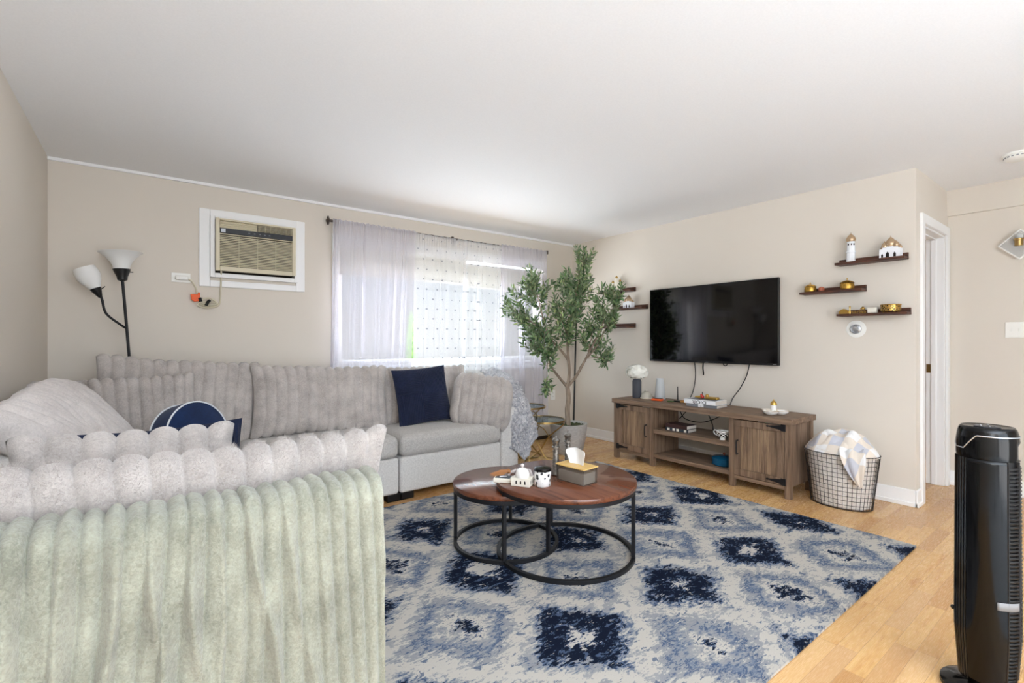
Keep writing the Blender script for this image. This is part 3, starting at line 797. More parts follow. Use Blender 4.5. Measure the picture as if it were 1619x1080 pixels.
# ================================================================== TV STAND
st = empty('tv_stand', 'rustic brown wooden tv stand with two barn doors and open shelves', 'tv stand', (4.05, 2.455, 0))
SH = (4.05, 2.455, 0)
def S(mb, name, m, par=st, **kw): return mb.build(name, m, par, shift=SH, **kw)
YA, YBm, YC, YD = 1.60, 2.06, 2.825, 3.31
mb = MB(); mb.b2(3.82, 4.27, YA - .012, YD + .012, .562, .606); S(mb, 'top', 'cabinet_wood_y', bevel=.003, smooth=False)
for y in (YA, YBm - .022, YC, YD - .044):
    mb = MB(); mb.b2(3.84, 3.884, y, y + .044, 0, .562); S(mb, 'leg', 'cabinet_wood_z', bevel=.002, smooth=False)
    mb = MB(); mb.b2(4.206, 4.25, y, y + .044, 0, .562); S(mb, 'leg', 'cabinet_wood_z', bevel=.002, smooth=False)
for y in (YA + .012, YBm - .01, YC + .012, YD - .03):
    mb = MB(); mb.b2(3.884, 4.206, y, y + .018, .085, .562); S(mb, 'side_panel', 'cabinet_wood_z', smooth=False)
mb = MB(); mb.b2(3.845, 4.25, YBm + .022, YC, .316, .356); S(mb, 'shelf', 'cabinet_wood_y', bevel=.002, smooth=False)
mb = MB(); mb.b2(3.845, 4.25, YBm + .022, YC, .085, .118); S(mb, 'shelf', 'cabinet_wood_y', bevel=.002, smooth=False)
for a, b_ in ((YA + .044, YBm - .022), (YC + .044, YD - .044)):
    mb = MB(); mb.b2(3.86, 4.24, a, b_, .085, .105); S(mb, 'bottom_panel', 'cabinet_wood_y', smooth=False)
    mb = MB(); mb.b2(3.846, 3.88, a, b_, .065, .095); S(mb, 'apron', 'cabinet_wood_y', smooth=False)
def cab_door(a, b_, hinge):      # a<b in Y, hinge side sign
    z0, z1 = .10, .555
    mb = MB(); f = .055
    mb.b2(3.838, 3.862, a + .003, b_ - .003, z1 - f, z1 - .003); mb.b2(3.838, 3.862, a + .003, b_ - .003, z0, z0 + f)
    mb.b2(3.838, 3.862, a + .003, a + f, z0 + f, z1 - f); mb.b2(3.838, 3.862, b_ - f, b_ - .003, z0 + f, z1 - f)
    d = S(mb, 'door', 'cabinet_wood_z', bevel=.002, smooth=False)
    mb = MB(); y = a + f; i = 0
    while y < b_ - f - .005:
        mb.b2(3.848, 3.858, y + .001, min(y + .0375, b_ - f), z0 + f, z1 - f); y += .0385
    S(mb, 'plank_panel', 'cabinet_slats', d, bevel=.0015, smooth=False)
    hy = a + .035 if hinge > 0 else b_ - .035   # handle on the hinge-less side
    mb = MB(); mb.tube([(3.838, hy, .275), (3.815, hy, .275), (3.812, hy, .29), (3.812, hy, .37), (3.815, hy, .385), (3.838, hy, .385)], .0055, 8); S(mb, 'handle', 'black_metal', d)
    for z in (.535, .125):
        hb = b_ - .003 if hinge > 0 else a + .003; s_ = -1 if hinge > 0 else 1
        mb = MB(); mb.b2(3.832, 3.838, hb, hb - s_ * .012 if False else hb + s_ * .022, z - .026, z + .026)
        mb.prism([(hb + s_ * .022, z - .018), (hb + s_ * .022, z + .018), (hb + s_ * .11, z + .005), (hb + s_ * .125, z + .008), (hb + s_ * .133, z), (hb + s_ * .125, z - .008), (hb + s_ * .11, z - .005)], 0, 3.833, 3.838)
        mb.b2(3.831, 3.84, hb - s_ * .012, hb, z - .026, z + .026)
        S(mb, 'hinge', 'black_metal', d, bevel=.001, smooth=False)
cab_door(YC + .044, YD - .044, 1)
cab_door(YA + .044, YBm - .022, -1)

# cables from the television
def cable(name, label, pts, r=.004, m='cable_rubber'):
    mb = MB(); n = len(pts) * 8; mb.tube([tuple(cr(pts, i / n)) for i in range(n + 1)], r, 7)
    c = pts[-1]; o = mb.build(name, m, shift=c, loc=c); tag(o, label, 'cable'); return o
cable('power_cable', 'black cable hanging straight from the television behind the book stack', [(4.37, 2.725, 1.0), (4.375, 2.715, .85), (4.375, 2.74, .70), (4.34, 2.76, .60), (4.31, 2.74, .53), (4.30, 2.80, .46), (4.29, 2.84, .41)], .0045)
cable('power_cable', 'black cable curving from the television down behind the open shelves', [(4.37, 2.17, 1.0), (4.375, 2.20, .88), (4.375, 2.26, .76), (4.375, 2.33, .66), (4.35, 2.36, .57), (4.33, 2.45, .47), (4.32, 2.62, .40), (4.33, 2.80, .41), (4.33, 2.86, .48)], .0045)
cable('power_cable', 'black cable looping under the middle shelf of the stand', [(4.33, 2.60, .57), (4.31, 2.53, .47), (4.32, 2.50, .38), (4.31, 2.50, .30), (4.32, 2.58, .24), (4.33, 2.70, .22), (4.32, 2.82, .27), (4.33, 2.88, .36)], .0045)
cable('power_strap', 'short black strap dangling below the television', [(4.365, 2.625, 1.0), (4.36, 2.625, .93), (4.36, 2.62, .88), (4.36, 2.622, .86)], .007)
cable('cable_loop', 'tiny black cable loop poking out below the television', [(4.365, 2.42, 1.0), (4.36, 2.41, .965), (4.36, 2.385, .965), (4.365, 2.375, 1.0)], .005)

# ---- things on the stand
ZT = .606
fv = empty('flower_vase', 'dark grey vase holding a white hydrangea on the stand', 'vase', (4.06, 3.19, ZT))
mb = MB(); mb.lathe([(.042, 0), (.046, .01), (.046, .17), (.040, .188), (.026, .196), (.024, .21), (.021, .21), (.02, .19)], n=28, close=False); mb.build('vase_body', 'charcoal_ceramic', fv)
mb = MB(); rnd = random.Random(3)
for i in range(150):
    a = rnd.random() * 2 * pi; ph = math.acos(1 - 1.45 * rnd.random()); q = .1
    c = Vector((q * sin(ph) * cos(a) * 1.05, q * sin(ph) * sin(a) * 1.15, .262 + .078 * cos(ph)))
    n = Vector((sin(ph) * cos(a), sin(ph) * sin(a), cos(ph))).normalized(); t1 = n.orthogonal().normalized(); t2 = n.cross(t1); s_ = .02
    for k in range(4):
        b0 = k * pi / 2 + rnd.random(); d = t1 * cos(b0) + t2 * sin(b0); e = t1 * cos(b0 + .7) + t2 * sin(b0 + .7); g_ = t1 * cos(b0 - .7) + t2 * sin(b0 - .7)
        mb.add([c, c + e * s_ * .8 + n * .004, c + d * s_ * 1.1 + n * .002, c + g_ * s_ * .8 + n * .004], [(0, 1, 2, 3)])
mb.sphere((0, 0, .262), .088, 14, 8, (1.05, 1.15, .8))
mb.build('flower_head', 'flower_petal', fv)
mb = MB()
for k in range(7):
    a = k * .9; d = Vector((cos(a), sin(a), 0)); t_ = Vector((-sin(a), cos(a), 0)); b0 = Vector((0, 0, .205))
    mb.add([b0, b0 + d * .04 + t_ * .018 + Vector((0, 0, .012)), b0 + d * .078 - Vector((0, 0, .0)), b0 + d * .04 - t_ * .018 + Vector((0, 0, .012))], [(0, 1, 2, 3)])
mb.cyl((0, 0, .1), (0, 0, .22), .006)
mb.build('leaves', 'flower_leaf', fv, solid=.001)
cl = empty('cloche', 'small cream glass domed dish beside the dark vase', 'dish', (4.08, 3.085, ZT))
mb = MB(); mb.lathe([(.058, 0), (.062, .004), (.062, .01), (.05, .012), (1e-4, .012)], n=30); mb.build('plate', 'cream_ceramic', cl)
mb = MB(); mb.lathe([(.056, .011), (.056, .022), (.05, .045), (.036, .064), (.018, .074), (1e-4, .077)], n=30, close=False); d = mb.build('dome', 'frosted_glass', cl); d.data.materials[0] = mat('cream_glass', srgb(206, 200, 184), .25, trans=.3)
mb = MB(); mb.sphere((0, 0, .083), .008); mb.build('knob', 'cream_ceramic', cl)
wv = MB(); wv.lathe([(.052, 0), (.054, .004), (.047, .08), (.036, .208), (.033, .208), (.044, .08), (.048, .012), (1e-4, .01)], n=30, close=False); o = wv.build('glass_vase', 'frosted_glass', loc=(4.17, 2.985, ZT)); tag(o, 'tall frosted white tapered vase on the stand below the television', 'vase')
sp = empty('bluetooth_speaker', 'flat orange gadget with a black top on the stand', 'gadget', (4.02, 2.91, ZT), (0, 0, R(-70)))
mb = MB(); mb.rbox((0, 0, .009), (.11, .07, .018), .008, 3); mb.build('case', 'orange_plastic', sp)
mb = MB(); mb.rbox((.01, .008, .019), (.07, .05, .006), .0028, 3); mb.build('top_cover', 'black_plastic', sp)
an = empty('antenna', 'thin black upright antenna on a small dark base', 'antenna', (4.08, 2.72, ZT))
mb = MB(); mb.rbox((0, 0, .008), (.05, .06, .016), .005, 2); mb.build('base', 'black_plastic', an)
mb = MB(); mb.cyl((0, 0, .012), (0, .002, .15), .006, .004, n=10); mb.build('rod', 'black_plastic', an)
o = MB().rbox((0, 0, .006), (.045, .05, .012), .004, 2).build('small_case', 'green_plastic', loc=(4.03, 2.765, ZT)); tag(o, 'small dark green case beside the antenna base', 'case')
o = MB().rbox((0, 0, .009), (.05, .15, .018), .005, 2).build('wooden_tray', 'amber_plastic', loc=(4.10, 2.615, ZT), rot=(0, 0, R(6))); tag(o, 'slim amber brown case between the antenna and the books', 'case')

def book(name, label, loc, rz, size, cover, spine_text=None, rows=None):
    w_, l_, h_ = size                     # w: depth of the book (x), l: spine length (y)
    e = empty(name, label, 'book', loc, (0, 0, rz))
    mb = MB(); c = .003
    mb.b2(-w_ / 2, w_ / 2, -l_ / 2, l_ / 2, 0, c); mb.b2(-w_ / 2, w_ / 2, -l_ / 2, l_ / 2, h_ - c, h_); mb.b2(-w_ / 2, -w_ / 2 + c, -l_ / 2, l_ / 2, 0, h_)
    mb.build('cover', cover, e, bevel=.001, smooth=False)
    mb = MB(); mb.b2(-w_ / 2 + c, w_ / 2 - .004, -l_ / 2 + .003, l_ / 2 - .003, c, h_ - c); mb.build('pages', 'paper', e, smooth=False)
    return e
def text_mesh(txt, size, parent, loc, rot, m, name='lettering', ext=.0004):
    cu = bpy.data.curves.new(name, 'FONT'); cu.body = txt; cu.size = size; cu.align_x = 'CENTER'; cu.align_y = 'CENTER'; cu.extrude = ext
    o = bpy.data.objects.new(name, cu); COL.objects.link(o)
    dg = bpy.context.evaluated_depsgraph_get(); me = bpy.data.meshes.new_from_object(o.evaluated_get(dg))
    bpy.data.objects.remove(o)
    me.materials.clear(); me.materials.append(MATS[m])
    o = bpy.data.objects.new(name, me); COL.objects.link(o); o.parent = parent; o.location = loc; o.rotation_euler = rot
    return o
b1 = book('book', 'grey coffee table book with a white spine patch, bottom of its stack on the stand', (4.02, 2.385, ZT), R(4), (.20, .285, .026), 'book_grey')
mb = MB(); mb.b2(-.1016, -.1, -.022, .028, .001, .025); mb.build('spine_patch', 'book_white', b1, smooth=False)
text_mesh('C', .022, b1, (-.1024, .003, .013), (R(90), 0, R(-90)), 'book_grey')
b2_ = book('book', 'white book with large black upside-down letters on its spine, topmost of its stack', (4.015, 2.395, ZT + .026), R(2), (.205, .30, .038), 'book_white')
text_mesh('DIOR', .040, b2_, (-.1030, .0, .019), (R(-90), 0, R(90)), 'ink_black').scale = (1.4, 1, 1)
mb = MB(); mb.b2(-.085, .085, -.13, .13, .0382, .0388); mb.build('cover_picture', 'book_grey', b2_, smooth=False)
og = empty('gold_ornament', 'small gold lying ornament with a red jewel on the white book', 'ornament', (4.02, 2.385, ZT + .0648), (0, 0, R(4)))
mb = MB(); mb.rbox((0, -.05, .012), (.05, .12, .024), .009, 3); mb.rbox((0, .055, .013), (.045, .05, .026), .01, 3); mb.cyl((0, .08, .014), (0, .11, .012), .010, .006); mb.sphere((0, -.005, .03), .016); mb.build('body', 'gold', og)
mb = MB(); mb.sphere((-.02, .03, .02), .017); mb.sphere((-.01, .045, .034), .010); mb.build('jewel', 'red_enamel', og)
mb = MB(); mb.cyl((0, .04, .036), (0, .04, .054), .006, .003); mb.sphere((0, .04, .056), .005); mb.build('finial', 'bronze_rod', og)
dish = empty('ceramic_dish', 'white three-lobed ceramic dish with gold rim on the end of the stand', 'dish', (4.0, 1.795, ZT))
for k in range(3):
    a = k * 2 * pi / 3 + R(60); mb = MB()
    mb.lathe([(.022, 0), (.03, .003), (.052, .018), (.058, .032), (.055, .033), (.048, .02), (.03, .009), (1e-4, .007)], (.052 * cos(a), .052 * sin(a), 0), 24, close=False); mb.build('bowl', 'white_ceramic', dish)
mb = MB()
for k in range(3):
    a = k * 2 * pi / 3 + R(60); mb.tube([(.052 * cos(a) + .057 * cos(q * pi / 12), .052 * sin(a) + .057 * sin(q * pi / 12), .033) for q in range(24)], .0012, 5, closed=True)
mb.build('gilt_rim', 'gold', dish)
mb = MB(); mb.cyl((0, 0, .0), (0, 0, .075), .02, .019, 20); mb.build('tower', 'white_ceramic', dish)
mb = MB(); mb.lathe([(.024, .075), (.025, .082), (.021, .095), (.012, .106), (.004, .112), (.003, .120), (1e-4, .124)], n=20); mb.build('gold_dome', 'gold', dish)

# things on the shelves of the stand
def stackbook(label, z, rz, cov, h_, dots):
    e = book('book', label, (3.98, 2.62, z), rz, (.15, .23, h_), cov)
    if dots:
        for y_ in (-.085, -.01, .03, .085): mb = MB(); mb.b2(-.0762, -.075, y_ - .012, y_ + .012, .004, h_ - .004); mb.build('spine_spot', 'cream_ceramic', e, smooth=False)
stackbook('dark blue book with cream spots on its spine under the brown book', .356, R(3), 'book_dark', .03, True)
stackbook('brown leather book, topmost of the pair on the middle shelf', .386, R(-2), 'book_brown', .034, False)
cup = empty('teacup', 'black and white checkered cup on the middle shelf', 'cup', (3.90, 2.165, .356))
mb = MB(); mb.lathe([(.024, 0), (.025, .006), (.019, .014), (.03, .022), (.046, .045), (.053, .07), (.055, .076), (.052, .076), (.044, .047), (.028, .026), (1e-4, .022)], n=32, close=False); mb.build('bowl', 'checkered', cup)
mb = MB(); mb.tube([tuple(cr([(0, .046, .066), (0, .072, .072), (0, .082, .055), (0, .066, .036), (0, .036, .030)], i / 16)) for i in range(17)], .0045, 8); mb.build('handle', 'white_ceramic', cup)
pot = empty('casserole', 'teal blue round lidded pot on the bottom shelf of the stand', 'pot', (4.0, 2.21, .118))
mb = MB(); mb.lathe([(.088, 0), (.097, .008), (.099, .055), (.096, .055)], n=36); mb.build('body', 'blue_enamel', pot)
mb = MB(); mb.lathe([(.101, .056), (.102, .062), (.09, .07), (.05, .079), (1e-4, .083)], n=36); mb.build('lid', 'blue_enamel', pot)
mb = MB(); mb.cyl((0, 0, .08), (0, 0, .09), .006); mb.sphere((0, 0, .096), .011); mb.build('knob', 'copper_clay', pot)

# ================================================================== WALL SHELVES
def shelf(y0, y1, z, label):
    yc = (y0 + y1) / 2; L = abs(y1 - y0)
    e = empty('wall_shelf', label, 'shelf', (XR, yc, z), (0, 0, 0))
    mb = MB(); mb.b2(-.115, 0, -L / 2, L / 2, 0, .018); mb.build('board', 'shelf_wood', e, bevel=.002, smooth=False)
    mb = MB(); mb.b2(-.018, 0, -L / 2, L / 2, .018, .05); mb.build('back_rail', 'shelf_wood', e, bevel=.002, smooth=False)
    return e
shelf(1.465, 1.03, 1.785, 'dark wooden wall shelf holding the white tower and palace ornaments')
shelf(1.72, 1.285, 1.575, 'dark wooden wall shelf holding two brass pots')
shelf(1.452, 1.015, 1.385, 'dark wooden wall shelf with gold ornaments above the round wall disc')
shelf(3.95, 3.47, 1.755, 'topmost dark wall shelf beside the olive tree')
shelf(3.74, 3.305, 1.55, 'middle dark wall shelf beside the olive tree')
shelf(3.93, 3.47, 1.345, 'lowest dark wall shelf beside the olive tree')
# white tower with gold dome
def onion(r, h): return [(r * .80, 0), (r * .98, h * .12), (r, h * .26), (r * .88, h * .45), (r * .55, h * .66), (r * .2, h * .80), (r * .07, h * .88), (r * .05, h), (1e-4, h)]
tw = empty('tower_ornament', 'tall white tower ornament with a gold onion dome on the wall shelf', 'ornament', (4.335, 1.37, 1.803))
mb = MB(); mb.lathe([(.031, 0), (.033, .006), (.029, .012), (.0275, .07), (.0325, .074), (.0325, .08), (.027, .084), (.025, .155), (.027, .158)], n=10); mb.build('shaft', 'plaster', tw, sharp=25)
mb = MB(); mb.lathe([(r_, z_ + .158) for r_, z_ in onion(.0315, .072)], n=20); mb.build('dome', 'champagne', tw)
mb = MB()
for a in (R(160), R(205), R(245)): mb.box((.0262 * cos(a), .0262 * sin(a), .135), (.004, .007, .013), (0, 0, a))
mb.build('window_niche', 'dark_hole', tw)
def palace(name, label, loc, s_, simple=False):
    e = empty(name, label, 'ornament', loc)
    mb = MB(); mb.b2(-.03 * s_, .03 * s_, -.062 * s_, .062 * s_, 0, .065 * s_); mb.b2(-.022 * s_, .022 * s_, -.045 * s_, .045 * s_, .065 * s_, .082 * s_); mb.build('walls', 'plaster', e, bevel=.001, smooth=False)
    mb = MB()
    dl = [(0, 0, .034, .082), (-.010, .034, .021, .076), (-.010, -.034, .021, .076), (.010, .052, .014, .064), (.010, -.052, .014, .064), (-.02, 0, .013, .08)]
    for (dx, dy, r_, z_) in dl: mb.lathe([(a * s_, (b + z_) * s_) for a, b in onion(r_, r_ * 2.4)], (dx * s_, dy * s_, 0), 16)
    mb.build('dome', 'champagne', e)
    mb = MB()
    for y_, w_, h_ in ((.044, .006, .03), (.012, .010, .042), (-.03, .008, .036)):
        P = [(y_ - w_, 0), (y_ + w_, 0), (y_ + w_, h_ * .6), (y_, h_), (y_ - w_, h_ * .6)]
        mb.prism([(a * s_, (b + .003) * s_) for a, b in P], 0, -.0305 * s_, -.0295 * s_)
    mb.build('arch', 'dark_hole', e, smooth=False)
    return e
palace('palace_ornament', 'white palace ornament with gold domes at the end of the wall shelf', (4.335, 1.12, 1.803), 1.0)
palace('palace_ornament', 'small white house ornament with gold roof on the shelf by the tree', (4.335, 3.52, 1.568), .95)
cs = empty('candle_stand', 'pale candle cluster with gold tops on the topmost shelf beside the tree', 'ornament', (4.34, 3.70, 1.773))
for dy, h_, r_ in ((0, .15, .022), (.055, .10, .02), (-.052, .105, .02)):
    mb = MB(); mb.cyl((0, dy, 0), (0, dy, h_), r_, r_ * .8, 18); mb.build('candle', 'cream_ceramic', cs)
    mb = MB(); mb.lathe([(r_ * .85, 0), (r_ * .7, .012), (.003, .028), (1e-4, .034)], (0, dy, h_), 14); mb.build('gold_cap', 'gold', cs)
def brass_pot(loc, label, s_=1):
    e = empty('brass_pot', label, 'pot', loc)
    mb = MB(); mb.lathe([(.034 * s_, 0), (.043 * s_, .006), (.045 * s_, .03 * s_), (.041 * s_, .044 * s_), (.045 * s_, .047 * s_)], n=28); mb.build('body', 'old_brass', e)
    mb = MB(); mb.lathe([(.046 * s_, .048 * s_), (.04 * s_, .056 * s_), (.02 * s_, .066 * s_), (.006, .07 * s_), (1e-4, .071 * s_)], n=28); mb.build('lid', 'old_brass', e)
    mb = MB(); mb.cyl((0, 0, .068 * s_), (0, 0, .076 * s_), .003); mb.sphere((0, 0, .080 * s_), .006); mb.build('knob', 'gold', e)
brass_pot((4.335, 1.655, 1.593), 'small brass lidded pot beside the copper ball', .95)
brass_pot((4.335, 1.395, 1.593), 'brass lidded pot alone at the end of its wall shelf', 1.05)
o = MB().lathe([(.012, 0), (.02, .004), (.024, .018), (.018, .032), (.006, .038), (1e-4, .038)], n=20).build('clay_ball', 'copper_clay', loc=(4.33, 1.572, 1.593)); tag(o, 'small round copper-red clay ball next to a brass pot on the shelf', 'ornament')
# gold mosque ornament with lettering, clay block and filigree bowl
gm = empty('gold_sign', 'gold mosque-shaped word ornament on the lowest wall shelf by the doorway', 'ornament', (4.32, 1.35, 1.403))
mb = MB(); mb.prism([(.095, 0), (.028, 0), (.028, .022), (.045, .036), (.062, .042), (.08, .034), (.095, .02)], 0, -.010, .006); mb.build('dome_plate', 'gold', gm, bevel=.002)
mb = MB(); mb.cyl((0, .022, 0), (0, .022, .05), .0045, n=8); mb.sphere((0, .022, .054), .0065); mb.cyl((0, .022, .056), (0, .022, .07), .002, .0005, 6); mb.build('minaret', 'gold', gm)
text_mesh('nadaa', .046, gm, (0, -.032, .013), (R(90), 0, R(-90)), 'gold', 'lettering', .003)
mb = MB(); mb.lathe([(a, b + .03) for a, b in onion(.016, .026)], (0, -.062, 0), 16); mb.build('small_dome', 'gold', gm)
o = MB().rbox((0, 0, .021), (.035, .058, .042), .004, 2).build('marble_block', 'cream_ceramic', loc=(4.325, 1.228, 1.403), bevel=.001); tag(o, 'small cream block between the gold sign and the filigree bowl', 'block')
fb = empty('filigree_bowl', 'round pierced brass bowl on the lowest wall shelf by the doorway', 'bowl', (4.335, 1.12, 1.403))
mb = MB(); mb.lathe([(.055, .006), (.06, .01), (.061, .055), (.057, .055), (.056, .012), (1e-4, .01)], n=36, close=False); mb.build('pierced_wall', 'filigree', fb)
mb = MB(); mb.tube([(.061 * cos(a * pi / 18), .061 * sin(a * pi / 18), .056) for a in range(36)], .003, 6, closed=True); mb.build('rim', 'old_brass', fb)
mb = MB()
for k in range(4): mb.sphere((.048 * cos(k * pi / 2 + .7), .048 * sin(k * pi / 2 + .7), .005), .005)
mb.build('foot', 'old_brass', fb)
wd = empty('wall_disc', 'round white plastic disc with silver centre below the lowest wall shelf', 'wall fixture', (XR, 1.355, 1.287))
RY = Matrix.Rotation(R(-90), 4, 'Y')
mb = MB(); mb.lathe([(.066, 0), (.066, .003), (.06, .005), (1e-4, .005)], n=40, M=RY); mb.build('plate', 'white_plastic', wd)
mb = MB(); mb.lathe([(.038, .005), (.036, .016), (.030, .018), (.027, .010), (.02, .012), (.018, .018), (1e-4, .02)], n=36, M=RY); mb.build('dial', 'silver', wd)

# ================================================================== HALL FITTINGS
sw = empty('light_switch', 'white double light switch plate on the hall wall', 'switch', (XH, .598, 1.28))
mb = MB(); mb.b2(-.006, 0, -.055, .055, -.06, .06); mb.build('plate', 'white_plastic', sw, bevel=.002, smooth=False)
mb = MB()
for s_ in (-.023, .023): mb.b2(-.012, -.006, s_ - .005, s_ + .005, -.012, .012)
mb.build('toggle', 'white_plastic', sw, bevel=.001, smooth=False)
sc = empty('wall_sconce', 'diamond-shaped glass wall sconce with a brass socket in the hall', 'wall lamp', (XH, .57, 1.93))
mb = MB(); d = .112
mb.prism([(0, -d), (d * 1.02, 0), (0, d), (-d * 1.02, 0)], 0, -.05, -.042); mb.build('glass_plate', 'clear_plate', sc, smooth=False)
mb = MB(); q = [(-.046, d * 1.02, 0), (-.046, 0, d), (-.046, -d * 1.02, 0), (-.046, 0, -d)]
for i in range(4): mb.cyl(q[i], q[(i + 1) % 4], .006, n=4)
mb.build('edge', 'white_ceramic', sc)
mb = MB(); mb.lathe([(.024, 0), (.024, .04), (.028, .042), (.028, .055), (1e-4, .055)], (-.08, 0, -.015), 20); mb.cyl((-.08, 0, 0), (0, 0, 0), .008); mb.build('socket', 'brass', sc)
mb = MB(); mb.sphere((-.08, 0, .055), .022); mb.build('bulb', 'frosted_glass', sc)
sd = empty('smoke_detector', 'round white smoke detector on the ceiling over the hall', 'smoke detector', (4.62, .50, CH))
mb = MB(); mb.lathe([(.085, 0), (.085, -.012), (.078, -.014)], n=36); mb.build('base', 'white_plastic', sd)
mb = MB(); mb.lathe([(.075, -.012), (.074, -.03), (.06, -.04), (.02, -.045), (1e-4, -.045)], n=36); mb.build('cover', 'white_plastic', sd)
mb = MB()
for k in range(20): a = k * pi / 10; mb.box((.0748 * cos(a), .0748 * sin(a), -.024), (.002, .012, .006), (0, 0, a))
mb.build('vent_slot', 'book_grey', sd, smooth=False)
# a dark storage crate glimpsed through the doorway
cr_ = empty('storage_rack', 'dark low rack of pale folded things glimpsed through the doorway', 'rack', (6.0, 1.85, 0))
mb = MB()
for z in (.3, .5, .7, .9): mb.b2(-.15, .15, -.4, .4, z, z + .02)
for x in (-.14, .14):
    for y in (-.39, .39): mb.b2(x - .012, x + .012, y - .012, y + .012, 0, .92)
mb.build('frame', 'crate_dark', cr_, smooth=False)
mb = MB()
for z in (.32, .52, .72): mb.b2(-.13, .12, -.35, .35, z, z + .09)
mb.build('folded_cloth', 'paper', cr_, smooth=False)

# ================================================================== RUG
mb = MB(); RX0, RX1, RY0, RY1 = .50, 3.54, .795, 3.265; n1, n2 = 60, 50
pts = [[(RX0 + (RX1 - RX0) * i / n1, RY0 + (RY1 - RY0) * j / n2, .012 + .0015 * noise.noise(Vector((i * .5, j * .5, 0)))) for j in range(n2 + 1)] for i in range(n1 + 1)]
mb.grid(pts); mb.b2(RX0, RX1, RY0, RY1, .001, .010)
o = mb.build('area_rug', 'rug_pile', weld=False); tag(o, 'large distressed rug of navy, pale blue and cream diamonds on the wood floor', 'rug')

# ================================================================== COFFEE TABLES
def round_table(name, label, c, r, rt, zt, leg_angles):
    e = empty(name, label, 'coffee table', (c[0], c[1], .014))
    z = zt - .014; th = .028
    mb = MB(); mb.lathe([(rt - .004, z - th), (rt, z - th + .004), (rt, z - .004), (rt - .004, z), (1e-4, z)], n=80); mb.build('tabletop', 'walnut_top', e, sharp=50)
    w_ = .011
    def ring(zc, h_, rr):
        m_ = MB(); m_.lathe([(rr - w_, zc), (rr + w_ - .003, zc), (rr + w_ - .003, zc + h_), (rr - w_, zc + h_), (rr - w_, zc)], n=80, close=False); return m_
    ring(z - th - .022, .022, r).build('top_ring', 'black_metal', e, sharp=30)
    ring(0, .02, r).build('base_ring', 'black_metal', e, sharp=30)
    for a in leg_angles:
        mb = MB(); mb.box((r * cos(R(a)), r * sin(R(a)), (z - th) / 2), (.02, .02, z - th - .002), (0, 0, R(a))); mb.build('leg', 'black_metal', e, bevel=.002, smooth=False)
    return e
BT = (1.872, 1.968); ST = (1.69, 2.277)
bt = round_table('coffee_table', 'larger round walnut coffee table with black ring base on the rug', BT, .375, .392, .43, (168, 302, 60))
stt = round_table('coffee_table', 'smaller round walnut coffee table nested under the larger one', ST, .300, .312, .375, (140, 48, 284))

ZC = .43
tb = empty('tissue_box', 'smoked acrylic tissue box with a bamboo lid on the coffee table', 'tissue box', (1.868, 1.872, ZC), (0, 0, R(-85)))
mb = MB()
for a, b_, c, d in ((-.095, .095, -.058, -.055), (-.095, .095, .055, .058), (-.095, -.092, -.055, .055), (.092, .095, -.055, .055)): mb.b2(a, b_, c, d, 0, .083)
mb.build('acrylic_walls', 'smoked_acrylic', tb, smooth=False)
mb = MB(); mb.b2(-.10, .10, -.062, .062, .083, .09); mb.build('lid', 'bamboo', tb, bevel=.002, smooth=False)
mb = MB(); mb.rbox((0, 0, .031), (.176, .102, .058), .004, 2); mb.build('tissue_pack', 'tissue', tb)
mb = MB()
ct = [[(-.05, .0, .088), (-.02, .012, .088), (.02, .008, .088), (.045, .0, .088)], [(-.058, -.004, .12), (-.02, .02, .12), (.02, .014, .12), (.05, .002, .12)], [(-.075, -.006, .155), (-.028, .022, .158), (.018, .012, .16), (.054, .004, .15)], [(-.05, 0, .172), (-.02, .018, .176), (.02, .008, .172), (.05, .006, .165)]]
mb.grid(sheet(ct, 16, 20)); mb.build('tissue', 'tissue', tb, solid=.0015)
def mill(loc, label):
    e = empty('pepper_mill', label, 'grinder', loc, group=None)
    mb = MB(); mb.lathe([(.027, 0), (.029, .006), (.024, .014), (.021, .03), (.018, .05), (.0165, .09), (.015, .13), (.0185, .134), (.0185, .139), (.015, .143), (.015, .150)], n=26); mb.build('body', 'pewter', e)
    mb = MB()
    for z in range(7): mb.tube([((.0215 - z * .0009) * cos(a * pi / 10), (.0215 - z * .0009) * sin(a * pi / 10), .028 + z * .015) for a in range(20)], .0016, 5, closed=True)
    mb.build('ring_moulding', 'pewter', e)
    mb = MB(); mb.lathe([(.014, .150), (.023, .156), (.023, .162), (.0165, .166), (.0165, .182), (.022, .19), (.023, .198), (.016, .208), (.007, .212), (.006, .217), (1e-4, .218)], n=26); mb.sphere((0, 0, .22), .006); mb.build('head', 'pewter', e)
mill((1.86, 2.03, ZC), 'pewter grinder standing behind the black and white candle cup')
mill((2.02, 2.10, ZC), 'pewter grinder standing behind the tissue box')
cc = empty('candle_cup', 'white ceramic cup with black floral pattern and a black lid on the table', 'cup', (1.668, 1.925, ZC))
mb = MB(); mb.lathe([(.040, 0), (.043, .004), (.044, .078), (.041, .082)], n=36); mb.build('cup_body', 'floral_ceramic', cc)
mb = MB(); mb.lathe([(.046, .079), (.047, .084), (.046, .092), (.040, .095), (.03, .094), (.012, .098), (1e-4, .099)], n=36); mb.build('lid', 'black_gloss', cc)
db = empty('domed_box', 'cream square trinket box with a white dome lid on the coffee table', 'trinket box', (1.588, 1.995, ZC), (0, 0, R(-58)))
mb = MB(); mb.b2(-.052, .052, -.036, .036, 0, .042); mb.build('box', 'cream_ceramic', db, bevel=.002, smooth=False)
mb = MB()
for x in (-.022, .002, .026):
    mb.prism([(x - .004, .012), (x + .004, .012), (x + .004, .026), (x, .032), (x - .004, .026)], 1, -.0366, -.0358)
for y in (-.02, .002, .022): mb.prism([(y - .003, .012), (y + .003, .012), (y + .003, .026), (y, .032), (y - .003, .026)], 0, .0518, .0526)
